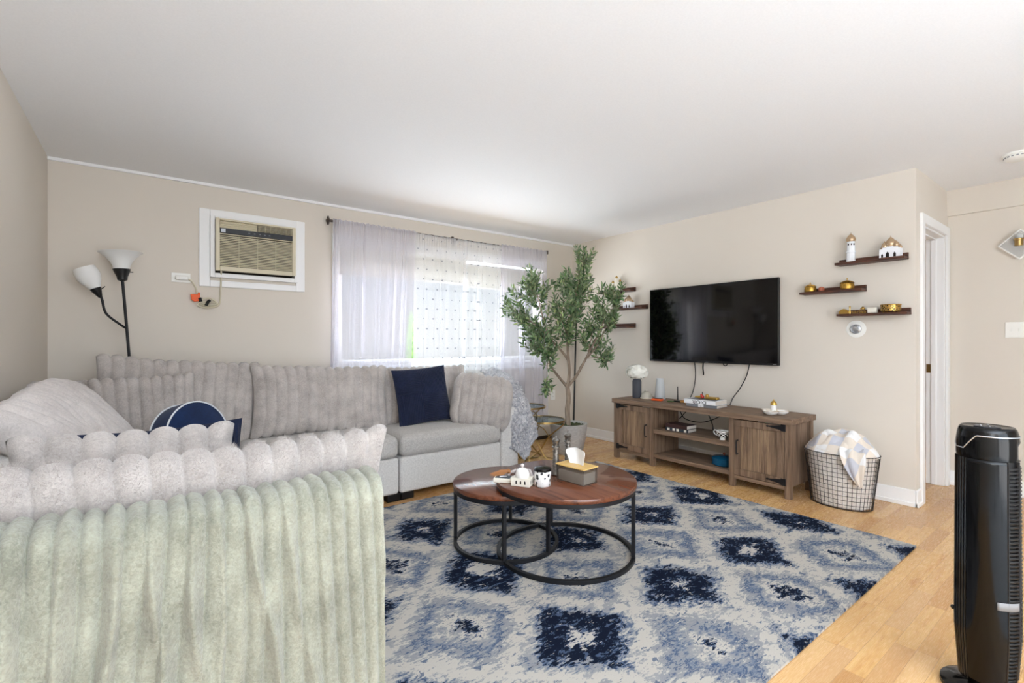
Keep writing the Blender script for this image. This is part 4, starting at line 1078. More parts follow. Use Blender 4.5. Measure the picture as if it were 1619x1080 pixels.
mb.build('arch_cutout', 'dark_hole', db, smooth=False)
mb = MB(); mb.lathe([(.036, .042), (.038, .048), (.0375, .062), (.031, .078), (.018, .088), (1e-4, .091)], n=30); mb.build('dome_lid', 'white_ceramic', db)
mb = MB(); mb.cyl((0, 0, .088), (0, 0, .096), .004); mb.sphere((0, 0, .103), .010); mb.build('knob', 'wood_bead', db)
ct_ = empty('trinket_tray', 'cream flat tray with dark inlay beside the domed trinket box', 'tray', (1.545, 2.105, ZC), (0, 0, R(-50)))
mb = MB(); mb.rbox((0, 0, .012), (.10, .065, .024), .004, 2); mb.build('tray_body', 'cream_ceramic', ct_)
mb = MB(); mb.b2(-.042, .04, -.025, .025, .0238, .0255); mb.build('inlay', 'book_dark', ct_, smooth=False)
mb = MB(); mb.tube([(-.02, -.01, .027), (.0, .0, .027), (.02, -.004, .027)], .003, 6); mb.build('key', 'silver', ct_)
gb = empty('bead_garland', 'garland of pale wooden beads with a tan tassel on the coffee table', 'garland', (1.70, 2.13, ZC))
path = [(-.075, .035, 0), (-.05, .06, 0), (-.01, .075, 0), (.03, .05, 0), (.05, .01, 0), (.03, -.03, 0), (.01, -.07, 0), (-.0, -.11, 0)]
for i in range(26):
    p = cr(path, i / 25); mb = MB(); mb.sphere((p.x, p.y, .0095 + (.010 if 9 < i < 18 else .006 if i in (8, 9, 18, 19) else 0)), .0088, 12, 8); mb.build('bead', 'wood_bead', gb)
mb = MB(); rnd = random.Random(5)
for i in range(60):
    y = (rnd.random() - .5) * .05; s_ = (-.078, .03 + y * .2, .028 + rnd.random() * .012)
    mb.tube([s_, (-.11 - rnd.random() * .01, .035 + y, .026 + rnd.random() * .012), (-.165 - rnd.random() * .015, .035 + y * 1.6, .012 + rnd.random() * .018)], .0012, 4)
mb.sphere((-.078, .033, .03), .013)
mb.build('tassel', 'tassel', gb)

# ================================================================== SIDE TABLES (nested gold)
def side_table(c, r, zt, label, seed):
    e = empty('side_table', label, 'side table', (c[0], c[1], 0))
    mb = MB(); mb.lathe([(r - .008, zt - .018), (r, zt - .018), (r, zt), (r - .008, zt), (r - .008, zt - .018)], n=60, close=False); mb.build('rim', 'brass', e, sharp=30)
    mb = MB(); mb.lathe([(r - .009, zt - .010), (r - .009, zt - .004), (1e-4, zt - .004)], n=60); g = mb.build('glass_top', 'smoky_glass', e, sharp=30)
    mb = MB(); mb.lathe([(r * .78 - .006, 0), (r * .78 + .004, 0), (r * .78 + .004, .008), (r * .78 - .006, .008), (r * .78 - .006, 0)], n=60, close=False); mb.build('base_ring', 'brass', e, sharp=30)
    for k in range(4):
        a = seed + k * pi / 2
        P = [(r * .97 * cos(a), r * .97 * sin(a), zt - .012), (r * .9 * cos(a + .5), r * .9 * sin(a + .5), zt * .86), (r * .45 * cos(a + 1.3), r * .45 * sin(a + 1.3), zt * .55), (r * .6 * cos(a + 2.2), r * .6 * sin(a + 2.2), zt * .2), (r * .78 * cos(a + 2.8), r * .78 * sin(a + 2.8), .006)]
        mb = MB(); mb.tube([tuple(cr(P, i / 24)) for i in range(25)], .009, 6, flat=.5); mb.build('leg', 'brass', e)
mat('smoky_glass', srgb(110, 124, 128), .04, build=m_clear((.7, .76, .76), .35))
side_table((3.118, 3.60), .225, .425, 'gold side table with glass top, the lower of the nested pair', .4)
side_table((3.14, 3.93), .235, .52, 'gold side table with glass top, the taller one near the curtain', 1.1)

# ================================================================== OLIVE TREE
tr = empty('olive_tree', 'tall artificial olive tree in a round concrete pot in the room corner', 'tree', (3.60, 3.73, 0))
TS = (3.60, 3.73, 0)
mb = MB(); mb.lathe([(.135, 0), (.15, .01), (.185, .18), (.2, .30), (.2, .318), (.178, .318), (.172, .28), (1e-4, .27)], (3.60, 3.73, 0), 48); mb.build('pot', 'concrete', tr, shift=TS, sharp=50)
mb = MB(); mb.lathe([(.178, .27), (.17, .285), (1e-4, .292)], (3.60, 3.73, 0), 30); rnd = random.Random(8)
for i in range(160):
    a = rnd.random() * 6.28; q = .16 * sqrt(rnd.random()); mb.sphere((3.60 + q * cos(a), 3.73 + q * sin(a), .287), .012 + .01 * rnd.random(), 6, 4)
mb.build('moss', 'soil', tr, shift=TS)
BR = {
 'trunk': ([(3.602, 3.731, 0.25), (3.591, 3.739, 0.445), (3.602, 3.731, 0.58), (3.591, 3.739, 0.702)], .030, .024),
 'mid': ([(3.591, 3.739, 0.702), (3.607, 3.726, 0.851), (3.596, 3.735, 1.054), (3.572, 3.728, 1.257), (3.519, 3.731, 1.425), (3.50, 3.74, 1.55)], .020, .008),
 'left': ([(3.591, 3.739, 0.702), (3.492, 3.751, 0.801), (3.394, 3.763, 0.911), (3.324, 3.753, 1.019), (3.27, 3.75, 1.10)], .017, .005),
 'right': ([(3.591, 3.739, 0.702), (3.647, 3.671, 0.812), (3.69, 3.601, 0.955), (3.759, 3.548, 1.123), (3.839, 3.487, 1.324), (3.90, 3.46, 1.50)], .018, .006),
 'ml': ([(3.60, 3.73, 0.98), (3.53, 3.74, 1.07), (3.4, 3.759, 1.19), (3.293, 3.777, 1.289), (3.162, 3.877, 1.42)], .014, .005),
 'ml2': ([(3.36, 3.77, 1.22), (3.34, 3.84, 1.42), (3.33, 3.90, 1.62), (3.30, 3.94, 1.80)], .009, .004),
 'up': ([(3.572, 3.728, 1.257), (3.618, 3.718, 1.427), (3.65, 3.694, 1.597), (3.683, 3.669, 1.8), (3.715, 3.645, 1.96), (3.726, 3.636, 2.06)], .012, .003),
 'r2': ([(3.73, 3.57, 1.02), (3.80, 3.50, 1.16), (3.87, 3.44, 1.34), (3.93, 3.41, 1.52), (3.97, 3.39, 1.66)], .008, .003),
 'r3': ([(3.67, 3.64, .90), (3.71, 3.56, 1.05), (3.73, 3.53, 1.2), (3.76, 3.52, 1.34)], .007, .003),
 'r4': ([(3.72, 3.58, 1.01), (3.82, 3.49, 1.02), (3.88, 3.455, .99), (3.885, 3.45, .96)], .004, .002),
 'droop': ([(3.38, 3.76, .93), (3.31, 3.74, .96), (3.285, 3.725, .85), (3.275, 3.73, .70)], .004, .0015),
}
bpts = []
for nm, (P, r0, r1) in BR.items():
    n = len(P) * 6; path = [cr(P, i / n) for i in range(n + 1)]
    rr = [r0 + (r1 - r0) * i / n for i in range(n + 1)]
    rr = [q * (1 + .10 * noise.noise(p_ * 14)) for q, p_ in zip(rr, path)]
    mb = MB(); mb.tube(path, rr, 10); mb.build('trunk' if nm == 'trunk' else 'branch', 'bark', tr, shift=TS)
    if nm != 'trunk': bpts += path[3:]
BL = [(3.041, 3.969, 1.532, 0.145), (3.209, 3.904, 1.423, 0.173), (3.303, 3.769, 1.256, 0.158), (3.338, 3.932, 1.766, 0.149), (3.241, 3.942, 1.814, 0.094), (3.492, 3.751, 1.526, 0.174), (3.697, 3.721, 1.601, 0.151), (3.502, 3.618, 1.354, 0.158), (3.301, 3.708, 1.06, 0.104), (3.099, 3.799, 1.158, 0.09), (3.688, 3.665, 2.105, 0.054), (3.78, 3.595, 2.071, 0.061), (3.715, 3.644, 1.902, 0.095), (3.704, 3.653, 1.698, 0.108), (3.806, 3.638, 1.806, 0.068), (3.904, 3.501, 1.597, 0.149), (3.957, 3.398, 1.693, 0.094), (3.812, 3.507, 1.425, 0.148), (3.935, 3.414, 1.425, 0.107), (3.706, 3.525, 1.256, 0.12), (3.839, 3.487, 1.089, 0.094), (3.914, 3.43, 1.056, 0.054), (3.877, 3.459, 0.975, 0.027), (3.281, 3.724, 0.767, 0.046), (3.27, 3.732, 0.669, 0.026), (3.561, 3.825, 1.772, 0.082), (3.626, 3.775, 1.874, 0.055)]
rnd = random.Random(11); tw_ = MB(); lf = MB(); olives = []
def leaf_at(p, d):
    d = d.normalized(); s_ = d.orthogonal().normalized(); s_ = (Matrix.Rotation(rnd.random() * 6.28, 3, d) @ s_)
    L = .048 + .026 * rnd.random(); w_ = .0082 + .0026 * rnd.random(); n = d.cross(s_)
    q = [p, p + d * L * .35 + s_ * w_ - n * .001, p + d * L * .75 + s_ * w_ * .75 - n * .004, p + d * L - n * .009, p + d * L * .75 - s_ * w_ * .75 - n * .004, p + d * L * .35 - s_ * w_ - n * .001]
    lf.add(q, [(0, 1, 2, 3), (0, 3, 4, 5)])
for (bx, by, bz, br) in BL:
    nt = max(4, int(br * 125)); c = Vector((bx, by, bz))
    for k in range(nt):
        v = Vector((rnd.gauss(0, 1), rnd.gauss(0, 1), rnd.gauss(0, 1))).normalized() * br * (.45 + .85 * rnd.random()); tip = c + v
        tip.y = min(tip.y, 4.28); tip.x = min(tip.x, 4.28)
        near = sorted(bpts, key=lambda q: (q - tip).length + (.15 if q.z > tip.z else 0))[rnd.randrange(3)]
        up = Vector((0, 0, .05)) if bz > .9 else Vector((0, 0, -.02))
        P = [near, near.lerp(tip, .5) + Vector((rnd.gauss(0, .015), rnd.gauss(0, .015), 0)) - up * .5, tip + up]
        L = (tip - near).length; m_ = 8
        path = [cr(P, i / m_) for i in range(m_ + 1)]
        tw_.tube(path, [.0028 - .0018 * i / m_ for i in range(m_ + 1)], 4)
        nl = int(7 + min(L, .30) * 62)
        t0 = max(.15, 1 - .26 / max(L, .05))
        for i in range(nl):
            t_ = t0 + (1 - t0) * (i + .5) / nl; p = cr(P, t_); tg = (cr(P, min(1, t_ + .05)) - cr(P, t_ - .05)).normalized()
            sd_ = tg.orthogonal().normalized(); sd_ = Matrix.Rotation(i * 2.4 + rnd.random(), 3, tg) @ sd_
            leaf_at(p, tg * .75 + sd_ * (.7 + .4 * rnd.random()) + Vector((0, 0, .15)))
        leaf_at(tip + up, up + Vector((rnd.gauss(0, .03), rnd.gauss(0, .03), .02)))
        if rnd.random() < .10: olives.append(P[1].lerp(P[2], .6) + Vector((0, 0, -.014)))
tag(tw_.build('twigs', 'bark', tr, shift=TS, weld=False), kind='stuff')
lf.build('leaves', 'olive_leaf', tr, shift=TS, weld=False, smooth=False)
ol = MB().sphere((0, 0, 0), .009, 8, 6, (1, 1, 1.3)).build('olive', 'olive_fruit', tr)
for k, p_ in enumerate(olives[:90]):
    o_ = ol if k == 0 else ol.copy()
    if k: COL.objects.link(o_)
    o_.location = p_ - Vector(TS)
# black stand pole in the corner
bp = empty('corner_pole', 'thin black floor pole standing in the corner behind the olive tree', 'pole stand', (3.89, 3.955, 0))
mb = MB(); mb.lathe([(.11, 0), (.115, .004), (.11, .014), (.02, .018), (1e-4, .018)], n=36); mb.build('base', 'stand_black', bp)
mb = MB(); mb.cyl((0, 0, .016), (.035, -.022, 1.66), .0095, n=12); mb.build('pole', 'stand_black', bp)

# ================================================================== FLOOR LAMP
fl = empty('floor_lamp', 'black two-arm floor lamp with white glass shades behind the corner of the sofa', 'floor lamp', (-.02, 4.28, 0))
# pole leans slightly
def LP(z): return (-.02 - .068 * z, 4.28 - .005 * z, z)
rel = lambda p: (p[0] + .02, p[1] - 4.28, p[2])
mb = MB(); mb.lathe([(.125, 0), (.125, .012), (.03, .02), (1e-4, .022)], n=40); mb.build('base', 'black_metal', fl)
mb = MB(); mb.cyl(rel(LP(.01)), rel(LP(1.635)), .009, n=14); mb.build('pole', 'black_metal', fl)
T = Matrix.Translation(rel(LP(1.635))) @ Matrix.Rotation(R(3), 4, 'Y').inverted()
mb = MB(); mb.lathe([(.012, -.03), (.028, -.02), (.030, .0), (.046, .04), (.05, .055), (1e-4, .055)], n=30, M=T); mb.tube([T @ Vector((.03, -.005, .035)), T @ Vector((.062, -.005, .035))], .003); mb.build('upper_socket', 'black_plastic', fl)
mb = MB(); mb.lathe([(.045, .052), (.050, .08), (.062, .105), (.082, .132), (.105, .155), (.124, .168), (.121, .171), (.102, .159), (.078, .136), (.058, .109), (.045, .082), (.04, .057), (1e-4, .056)], n=48, M=T, close=False); mb.build('upper_shade', 'lamp_glass', fl)
P = [rel(LP(1.28)), rel((-.145, 4.25, 1.31)), rel((-.215, 4.24, 1.38)), rel((-.235, 4.24, 1.47)), rel((-.245, 4.24, 1.50))]
mb = MB(); mb.tube([tuple(cr(P, i / 24)) for i in range(25)], .0075, 10); mb.build('side_arm', 'black_metal', fl)
T2 = Matrix.Translation(rel((-.247, 4.24, 1.495))) @ Matrix.Rotation(R(-24), 4, 'Y')
mb = MB(); mb.lathe([(.01, -.01), (.014, .0), (.030, .045), (.032, .055), (1e-4, .055)], n=26, M=T2); mb.tube([T2 @ Vector((.02, 0, .038)), T2 @ Vector((.052, .0, .05))], .003); mb.build('side_socket', 'black_plastic', fl)
mb = MB(); mb.lathe([(.029, .052), (.04, .075), (.056, .105), (.066, .14), (.065, .175), (.058, .20), (.055, .20), (.062, .172), (.062, .14), (.05, .108), (.03, .075), (1e-4, .06)], n=40, M=T2, close=False); mb.build('side_shade', 'lamp_glass', fl)

for k, (ux, uy) in enumerate(FILL_UPL):  # lamp stands made up for the added fill lights
    e = empty('floor_lamp', ['black uplighter floor lamp in the back corner of the room near the hall', 'black uplighter floor lamp by the patio opening behind the viewer'][k], 'floor lamp', (ux, uy, 0))
    mb = MB(); mb.lathe([(.125, 0), (.125, .012), (.03, .02), (1e-4, .022)], n=40); mb.build('base', 'black_metal', e)
    mb = MB(); mb.cyl((0, 0, .02), (0, 0, 1.28), .0105, n=14); mb.build('pole', 'black_metal', e)
    mb = MB(); mb.lathe([(.03, 1.27), (.05, 1.29), (.08, 1.33), (.13, 1.37), (.127, 1.373), (.078, 1.335), (.04, 1.30), (1e-4, 1.295)], n=40, close=False); mb.build('bowl', 'black_metal', e)

# ================================================================== SECTIONAL SOFA
sf = empty('sectional_sofa', 'large grey woven u-shaped sectional sofa around the rug', 'sofa', (.8, 3.3, 0))
SS = (.8, 3.3, 0)
def B(name, m, x0, x1, y0, y1, z0, z1, r=.03, puff=(0, 0, 0), n=6):
    mb = MB(); mb.rbox(((x0 + x1) / 2, (y0 + y1) / 2, (z0 + z1) / 2), (x1 - x0, y1 - y0, z1 - z0), r, n, puff); return mb.build(name, m, sf, shift=SS, sharp=60)
YF = 3.345; YS = 4.17
for x0, x1 in ((1.505, 2.43), (.50, 1.495)):
    B('base', 'sofa_fabric', x0, x1, YF, YS, .058, .325, .022)
    B('seat_cushion', 'seat_fabric', x0 + .003, x1 - .003, YF - .015, 4.0, .327, .485, .045, (.0, .01, .018), 8)
B('base', 'sofa_fabric', -.50, .49, YF, YS, .058, .325, .022)
B('seat_cushion', 'seat_fabric', -.35, .49, YF, 4.0, .327, .485, .045, (0, 0, .018))
B('base', 'sofa_fabric', -.50, .49, 2.32, 3.335, .058, .325, .022)
B('seat_cushion', 'seat_fabric', -.35, .50, 2.32, 3.335, .327, .485, .045, (0, 0, .018))
B('base', 'sofa_fabric', -.50, .50, 1.27, 2.31, .058, .325, .022)
B('seat_cushion', 'seat_fabric', -.35, .54, 1.47, 2.31, .327, .485, .045, (0, 0, .018))
B('back_frame', 'sofa_fabric', -.50, 2.62, 4.0, YS, .06, .80, .04)
B('back_frame', 'sofa_fabric', -.505, -.35, 1.3, 4.1, .06, .80, .04)
B('back_frame', 'sofa_fabric', -.50, .49, 1.25, 1.362, .06, .80, .03)
B('arm', 'sofa_fabric', 2.435, 2.625, YF - .005, YS - .02, .058, .62, .035, (.005, 0, .01))
for x, y in ((1.535, 3.37), (1.44, 3.37), (2.55, 3.37), (2.55, 4.1), (.45, 2.4), (.45, 3.28), (.46, 1.36), (.46, 2.25), (-.4, 1.4), (-.4, 4.1), (.56, 3.37)):
    mb = MB(); mb.box((x + .03, y + .03, .03), (.12, .07, .058)); mb.build('foot', 'black_plastic', sf, shift=SS, bevel=.006)

# ---- ribbed fur pillows
def ribbed(name, label, cat, m, loc, rot, w_, h_, d_, nr, seed, group=None, strand=None, fcount=0, flen=.012, amp=.011, lump=.012, ru=10, nv=40, ear=.05, bend=0, kids=0, rnd_c=0):
    rnd = random.Random(seed); mb = MB(); FW_ = {}; nu = nr * ru; off = Vector((rnd.random() * 50, rnd.random() * 50, 0))
    def P(u, v, s_):
        T = max(0, (1 - abs(u) ** 3.2)) ** .55 * max(0, (1 - abs(v) ** 3.2)) ** .5
        uu = u + .018 * noise.noise(Vector((u * 2, v * 2.5, 0)) + off)
        rib = abs(sin(pi * (uu + 1) / 2 * nr)) ** .48
        x = w_ / 2 * u * (1 - ear * (1 - v * v)) ; z = h_ / 2 * v * (1 - ear * (1 - abs(u) ** 3))
        y = s_ * d_ / 2 * T + s_ * amp * (rib - .4) * min(1, T * 3)
        x *= 1 - rnd_c * abs(v) ** 4; z *= 1 - rnd_c * abs(u) ** 4
        if abs(u) > .985: rib = .3
        z += min(amp, .016) * 1.5 * (rib - .4) * (1 if v > 0 else -1) * abs(v) ** 10
        lum = noise.noise(Vector((x * 5, z * 5, s_ * 3)) + off)
        y += s_ * lump * lum * T; z += lump * .8 * noise.noise(Vector((x * 6, 7, 0)) + off) * abs(v) ** 2
        if abs(u) > .96: rib *= .5
        y += bend * (x * x) / (w_ * w_)
        FW_[(round(x, 5), round(y, 5), round(z, 5))] = max(.05, min(1, rib * 1.7 - .6))
        return (x, y, z)
    for s_ in (1, -1):
        mb.grid([[P(-1 + 2 * i / nu, -1 + 2 * j / nv, s_) for j in range(nv + 1)] for i in range(nu + 1)])
    mats = [m] + ([strand] if strand else [])
    o = mb.build(name, mats, loc=loc, rot=rot, sharp=180)
    tag(o, label, cat, group)
    if strand and fcount: fur(o, fcount, flen, kids, 2, seed=seed, dens=lambda c: FW_.get((round(c.x, 5), round(c.y, 5), round(c.z, 5)), .8))
    return o
G1 = 'ribbed faux fur back pillows'
# far run, left to right
ribbed('back_pillow', 'tall taupe ribbed pillow propped highest in the sofa corner below the floor lamp', 'pillow', 'taupe_fur', (.19, 3.93, .78), (R(-10), R(5), R(2)), .93, .58, .17, 13, 1, G1, ru=12, amp=.021)
ribbed('back_pillow', 'long taupe ribbed pillow below the gap between air conditioner and curtain', 'pillow', 'taupe_fur', (1.11, 3.88, .74), (R(-11), R(2), 0), 1.04, .52, .17, 14, 2, G1, ru=12, amp=.021)
ribbed('back_pillow', 'taupe ribbed pillow behind the square navy pillow', 'pillow', 'taupe_fur', (2.0, 3.90, .72), (R(-11), 0, R(-2)), .84, .50, .15, 12, 3, G1, ru=12, amp=.021)
ribbed('back_pillow', 'light ribbed pillow slumped against the arm beside the grey throw', 'pillow', 'grey_fur', (2.335, 3.50, .665), (R(-24), R(10), R(-30)), .56, .50, .20, 8, 4, G1, lump=.02, ru=12, amp=.016, rnd_c=.16)
# corner and left side
ribbed('back_pillow', 'ribbed pillow standing in front of the tallest corner pillow', 'pillow', 'taupe_fur', (.0, 3.66, .73), (R(-12), R(-2), R(4)), .52, .50, .15, 9, 5, G1, ru=12, amp=.021)
ribbed('back_pillow', 'pale ribbed pillow with diagonal ribs leaning on the side wall back', 'pillow', 'pale_fur', (-.24, 3.28, .79), (R(-42), R(4), R(86)), .60, .52, .17, 10, 6, G1, ru=12, amp=.03, rnd_c=.08)
ribbed('back_pillow', 'grey ribbed pillow slumped along the side wall behind the pale ones', 'pillow', 'grey_fur', (-.30, 3.74, .75), (R(-30), R(8), R(56)), .50, .46, .16, 8, 7, G1, lump=.03, ru=12, amp=.03, rnd_c=.08)
ribbed('back_pillow', 'pale ribbed pillow against the side wall nearest the long front pillow', 'pillow', 'pale_fur', (-.25, 2.60, .78), (R(-40), R(-5), R(88)), .64, .52, .18, 10, 8, G1, lump=.03, ru=12, amp=.03, rnd_c=.08)
# near run
ribbed('back_pillow', 'long pinkish grey ribbed fur pillow directly behind the green throw', 'pillow', 'grey_fur', (.07, 1.50, .672), (R(10), R(.3), 0), 1.08, .50, .19, 16, 9, G1, 'fur_strand', 60000, .008, amp=.020, ru=16)
ribbed('back_pillow', 'short ribbed fur pillow behind the long front pillow', 'pillow', 'grey_fur', (-.03, 1.76, .715), (R(10), 0, R(0)), .50, .46, .14, 7, 10, G1, 'fur_strand', 30000, .008, amp=.018, ru=16)
# navy pillows
def square_pillow(loc, rot, label, s_=.48, d_=.13, flange=.012):
    mb = MB(); n = 170
    def P(u, v, sg):
        T = max(0, 1 - abs(u) ** 2.6) ** .6 * max(0, 1 - abs(v) ** 2.6) ** .6
        x = s_ / 2 * u * (1 - .05 * (1 - v * v)); z = s_ / 2 * v * (1 - .05 * (1 - u * u))
        y = sg * d_ / 2 * T
        vert = (u > -.1) != (v > .05)
        y += sg * .0026 * sin((z if vert else x) * 450) * min(1, T * 3) + sg * .006 * noise.noise(Vector((x * 8, z * 8, sg)))
        return (x, y, z)
    for sg in (1, -1): mb.grid([[P(-1 + 2 * i / n, -1 + 2 * j / n, sg) for j in range(n + 1)] for i in range(n + 1)])
    o = mb.build('throw_pillow', 'navy_cord', loc=loc, rot=rot, sharp=180); tag(o, label, 'pillow'); return o
square_pillow((1.865, 3.70, .735), (R(-14), R(-4), R(-4)), 'square navy corduroy pillow with patchwork ribs leaning on the window-side sofa back')
square_pillow((.06, 2.07, .672), (R(8), R(-1), R(2)), 'square navy pillow mostly hidden behind the short fur pillow', .46)
# round navy cushion with white piping
rc = empty('round_cushion', 'round navy cushion with white piping standing on the sofa seat', 'cushion', (.19, 3.06, .68), (0, 0, R(38)))
RX = Matrix.Rotation(R(78), 4, 'X'); r_ = .18; t_ = .055
mb = MB(); mb.lathe([(1e-4, -t_ - .022), (r_ * .5, -t_ - .018), (r_ * .85, -t_ - .006), (r_, -t_), (r_ + .004, 0), (r_, t_), (r_ * .85, t_ + .006), (r_ * .5, t_ + .018), (.02, t_ + .012), (1e-4, t_ + .004)], n=60, M=RX); mb.build('cover', 'navy_velvet', rc, sharp=70)
for s_ in (-1, 1):
    mb = MB(); mb.tube([RX @ Vector(((r_ + .003) * cos(a * pi / 30), (r_ + .003) * sin(a * pi / 30), s_ * t_)) for a in range(60)], .0042, 6, closed=True); mb.build('piping', 'piping_white', rc)

# ---- green throw over the near sofa back
prof = [(1.215, .02), (1.222, .30), (1.228, .60), (1.232, .755), (1.240, .796), (1.262, .820), (1.30, .828), (1.345, .826), (1.372, .808), (1.380, .76), (1.382, .69)]
THROW_W = {}
prof3 = [(0, a, b) for a, b in prof]
NX, NS = 420, 120; XA, XB = -.56, .503
ridges = [(-.47, -.40, .03, .02), (-.36, -.30, .025, .02), (-.215, -.165, .030, .022), (-.125, -.15, .024, .018), (-.045, -.075, .020, .013), (.005, .035, .022, .014), (.065, .115, .020, .013), (.135, .13, .012, .010), (.185, .265, .018, .010), (.25, .345, .012, .010), (.33, .36, .006, .012)]
pts = []
pr = [cr(prof3, j / NS) for j in range(NS + 1)]
for i in range(NX + 1):
    u = i / NX; x = XA + (XB - XA) * u; row = []
    for j in range(NS + 1):
        p = pr[j]; a = pr[min(j + 1, NS)] - pr[max(j - 1, 0)]; n = Vector((0, -a.z, a.y)).normalized()
        down = max(0, (.81 - p.z)) if p.y < 1.30 else 0
        xx = x + (.015 if x < .2 else .004) * noise.noise(Vector((x * 5, p.z * 3, 2)))
        rp = (xx + .05 * down * sin(x * 9 + 1)) / .0365
        rib = abs(sin(pi * rp)) ** .55
        dsp = .017 * (rib - .5)
        for (xt, xb, am, wd_) in ridges:
            k = min(1, down / .55); xc = xt + (xb - xt) * k + .006 * sin(p.z * 14 + xt * 40)
            dsp += am * exp(-((x - xc) / wd_) ** 2) * min(1, down * 5 + .25) * 1.25
        dsp += .008 * noise.noise(Vector((x * 9, p.z * 4, 0))) + .003 * noise.noise(Vector((x * 60, p.z * 60, p.y * 60)))
        ez = .004 * noise.noise(Vector((0, p.z * 9, 5))) if u > .99 else 0
        THROW_W[(round(x + ez, 5), round(p.y + n.y * dsp - 1.37, 5), round(p.z + n.z * dsp - .85, 5))] = max(.08, min(1, rib * 1.6 - .55))
        row.append((x + ez, p.y + n.y * dsp, p.z + n.z * dsp))
    pts.append(row)
mb = MB(); mb.grid(pts)
o = mb.build('throw_blanket', ['sage_fur', 'sage_strand'], loc=(0, 1.37, .85), shift=(0, 1.37, .85), sharp=180)
tag(o, 'sage green ribbed fur throw draped over the nearest sofa back', 'blanket')
fur(o, 110000, .0055, 0, 2, radius=.00045, seed=3, dens=lambda c: THROW_W.get((round(c.x, 5), round(c.y, 5), round(c.z, 5)), .7))

# ---- grey cable fur throw over the far arm
GT = [[(2.631, 3.967, 0.89), (2.734, 3.951, 0.906), (2.809, 3.894, 0.887), (2.855, 3.797, 0.84), (2.874, 3.719, 0.769)],
[(2.577, 3.756, 0.831), (2.601, 3.676, 0.847), (2.681, 3.615, 0.823), (2.775, 3.543, 0.764), (2.844, 3.553, 0.681)],
[(2.538, 3.598, 0.715), (2.537, 3.498, 0.724), (2.598, 3.427, 0.709), (2.7, 3.374, 0.644), (2.819, 3.447, 0.546)],
[(2.528, 3.543, 0.56), (2.52, 3.436, 0.545), (2.567, 3.349, 0.546), (2.693, 3.329, 0.503), (2.841, 3.392, 0.422)],
[(2.514, 3.465, 0.402), (2.514, 3.39, 0.357), (2.568, 3.324, 0.372), (2.681, 3.313, 0.36), (2.842, 3.366, 0.356)],
[(2.505, 3.434, 0.312), (2.528, 3.354, 0.262), (2.581, 3.314, 0.228), (2.655, 3.308, 0.152), (2.763, 3.351, 0.276)]]
def gd(u, v):
    q = Vector((u * 3, v * 2, 0))
    cable_ = abs(sin(pi * v * 5 + .9 * sin(u * 9))) ** .7 * .013
    tw2 = .006 * sin(u * 70 + 3 * sin(v * 31))
    return cable_ + tw2 + .022 * noise.noise(q * 2.2) + .005 * noise.noise(q * 16)
mb = MB(); mb.grid(sheet(GT, 150, 110, gd))
o = mb.build('throw_blanket', 'throw_fur', loc=(2.65, 3.6, .6), shift=(2.65, 3.6, .6), sharp=180, solid=.012); tag(o, 'grey and white twisted fur throw hanging over the far sofa arm', 'blanket')

# ================================================================== WIRE BASKET
bk = empty('wire_basket', 'oval black wire basket with a cream liner beside the tv stand', 'basket', (4.055, 1.345, 0))
BZ = .385
def oval(t, z):
    k = z / BZ; sx = .142 + .032 * k; sy = .192 + .045 * k; a = 2 * pi * t
    return (sx * cos(a), sy * sin(a), z + (.0 if z < .2 else 0))
mb = MB(); NW = 44
for i in range(NW): mb.cyl(oval(i / NW, .004), oval(i / NW, BZ), .0017, n=5)
mb.build('wire_upright', 'wicker_wire', bk)
mb = MB()
for k in range(13): mb.tube([oval(i / 60, .004 + (BZ - .004) * k / 12) for i in range(60)], .0017 if 0 < k < 12 else .0035, 5, closed=True)
for i in range(-3, 4):
    y = i * .05; x = .142 * sqrt(max(0, 1 - (y / .192) ** 2)); mb.cyl((-x, y, .004), (x, y, .004), .0017, n=5)
mb.build('wire_hoop', 'wicker_wire', bk)
mb = MB(); rows = []
for j in range(26):
    z = .006 + (BZ + .02) * j / 25; row = []
    for i in range(72):
        o_ = oval(i / 72, min(z, BZ)); k = .93 - .04 * noise.noise(Vector((cos(i / 72 * 6.28) * 2, sin(i / 72 * 6.28) * 2, z * 9))) - .03 * abs(sin(i / 72 * pi * 9 + z * 14))
        row.append((o_[0] * k, o_[1] * k, z))
    rows.append(row)
vs = [p for r_ in rows for p in r_]; fs = [(j * 72 + i, j * 72 + (i + 1) % 72, (j + 1) * 72 + (i + 1) % 72, (j + 1) * 72 + i) for j in range(25) for i in range(72)]
fs.append(tuple(range(72))); mb.add(vs, fs); mb.build('fabric_liner', 'liner', bk, sharp=180)
# checked blanket heaped in it
mb = MB(); NUU, NVV = 70, 70; pts = []
for i in range(NUU + 1):
    row = []
    for j in range(NVV + 1):
        u = -1 + 2 * i / NUU; v = -1 + 2 * j / NVV
        # map square to oval
        x = u * sqrt(1 - v * v / 2) * .172; y = v * sqrt(1 - u * u / 2) * .235; rr_ = sqrt((x / .172) ** 2 + (y / .235) ** 2)
        z = BZ - .01 + .115 * (1 - rr_ ** 3) + .045 * (.5 + noise.noise(Vector((x * 9 + 3, y * 9, 0)))) * (1 - rr_ ** 4)
        z += .028 * abs(noise.noise(Vector((x * 16, y * 12 + 5, 2)))) ** .6 * (1 - rr_ ** 6) + .02 * sin((x * .6 + y) * 42 + 4 * noise.noise(Vector((x * 8, y * 8, 1)))) * (1 - rr_)
        row.append((x, y, z))
    pts.append(row)
mb.grid(pts)
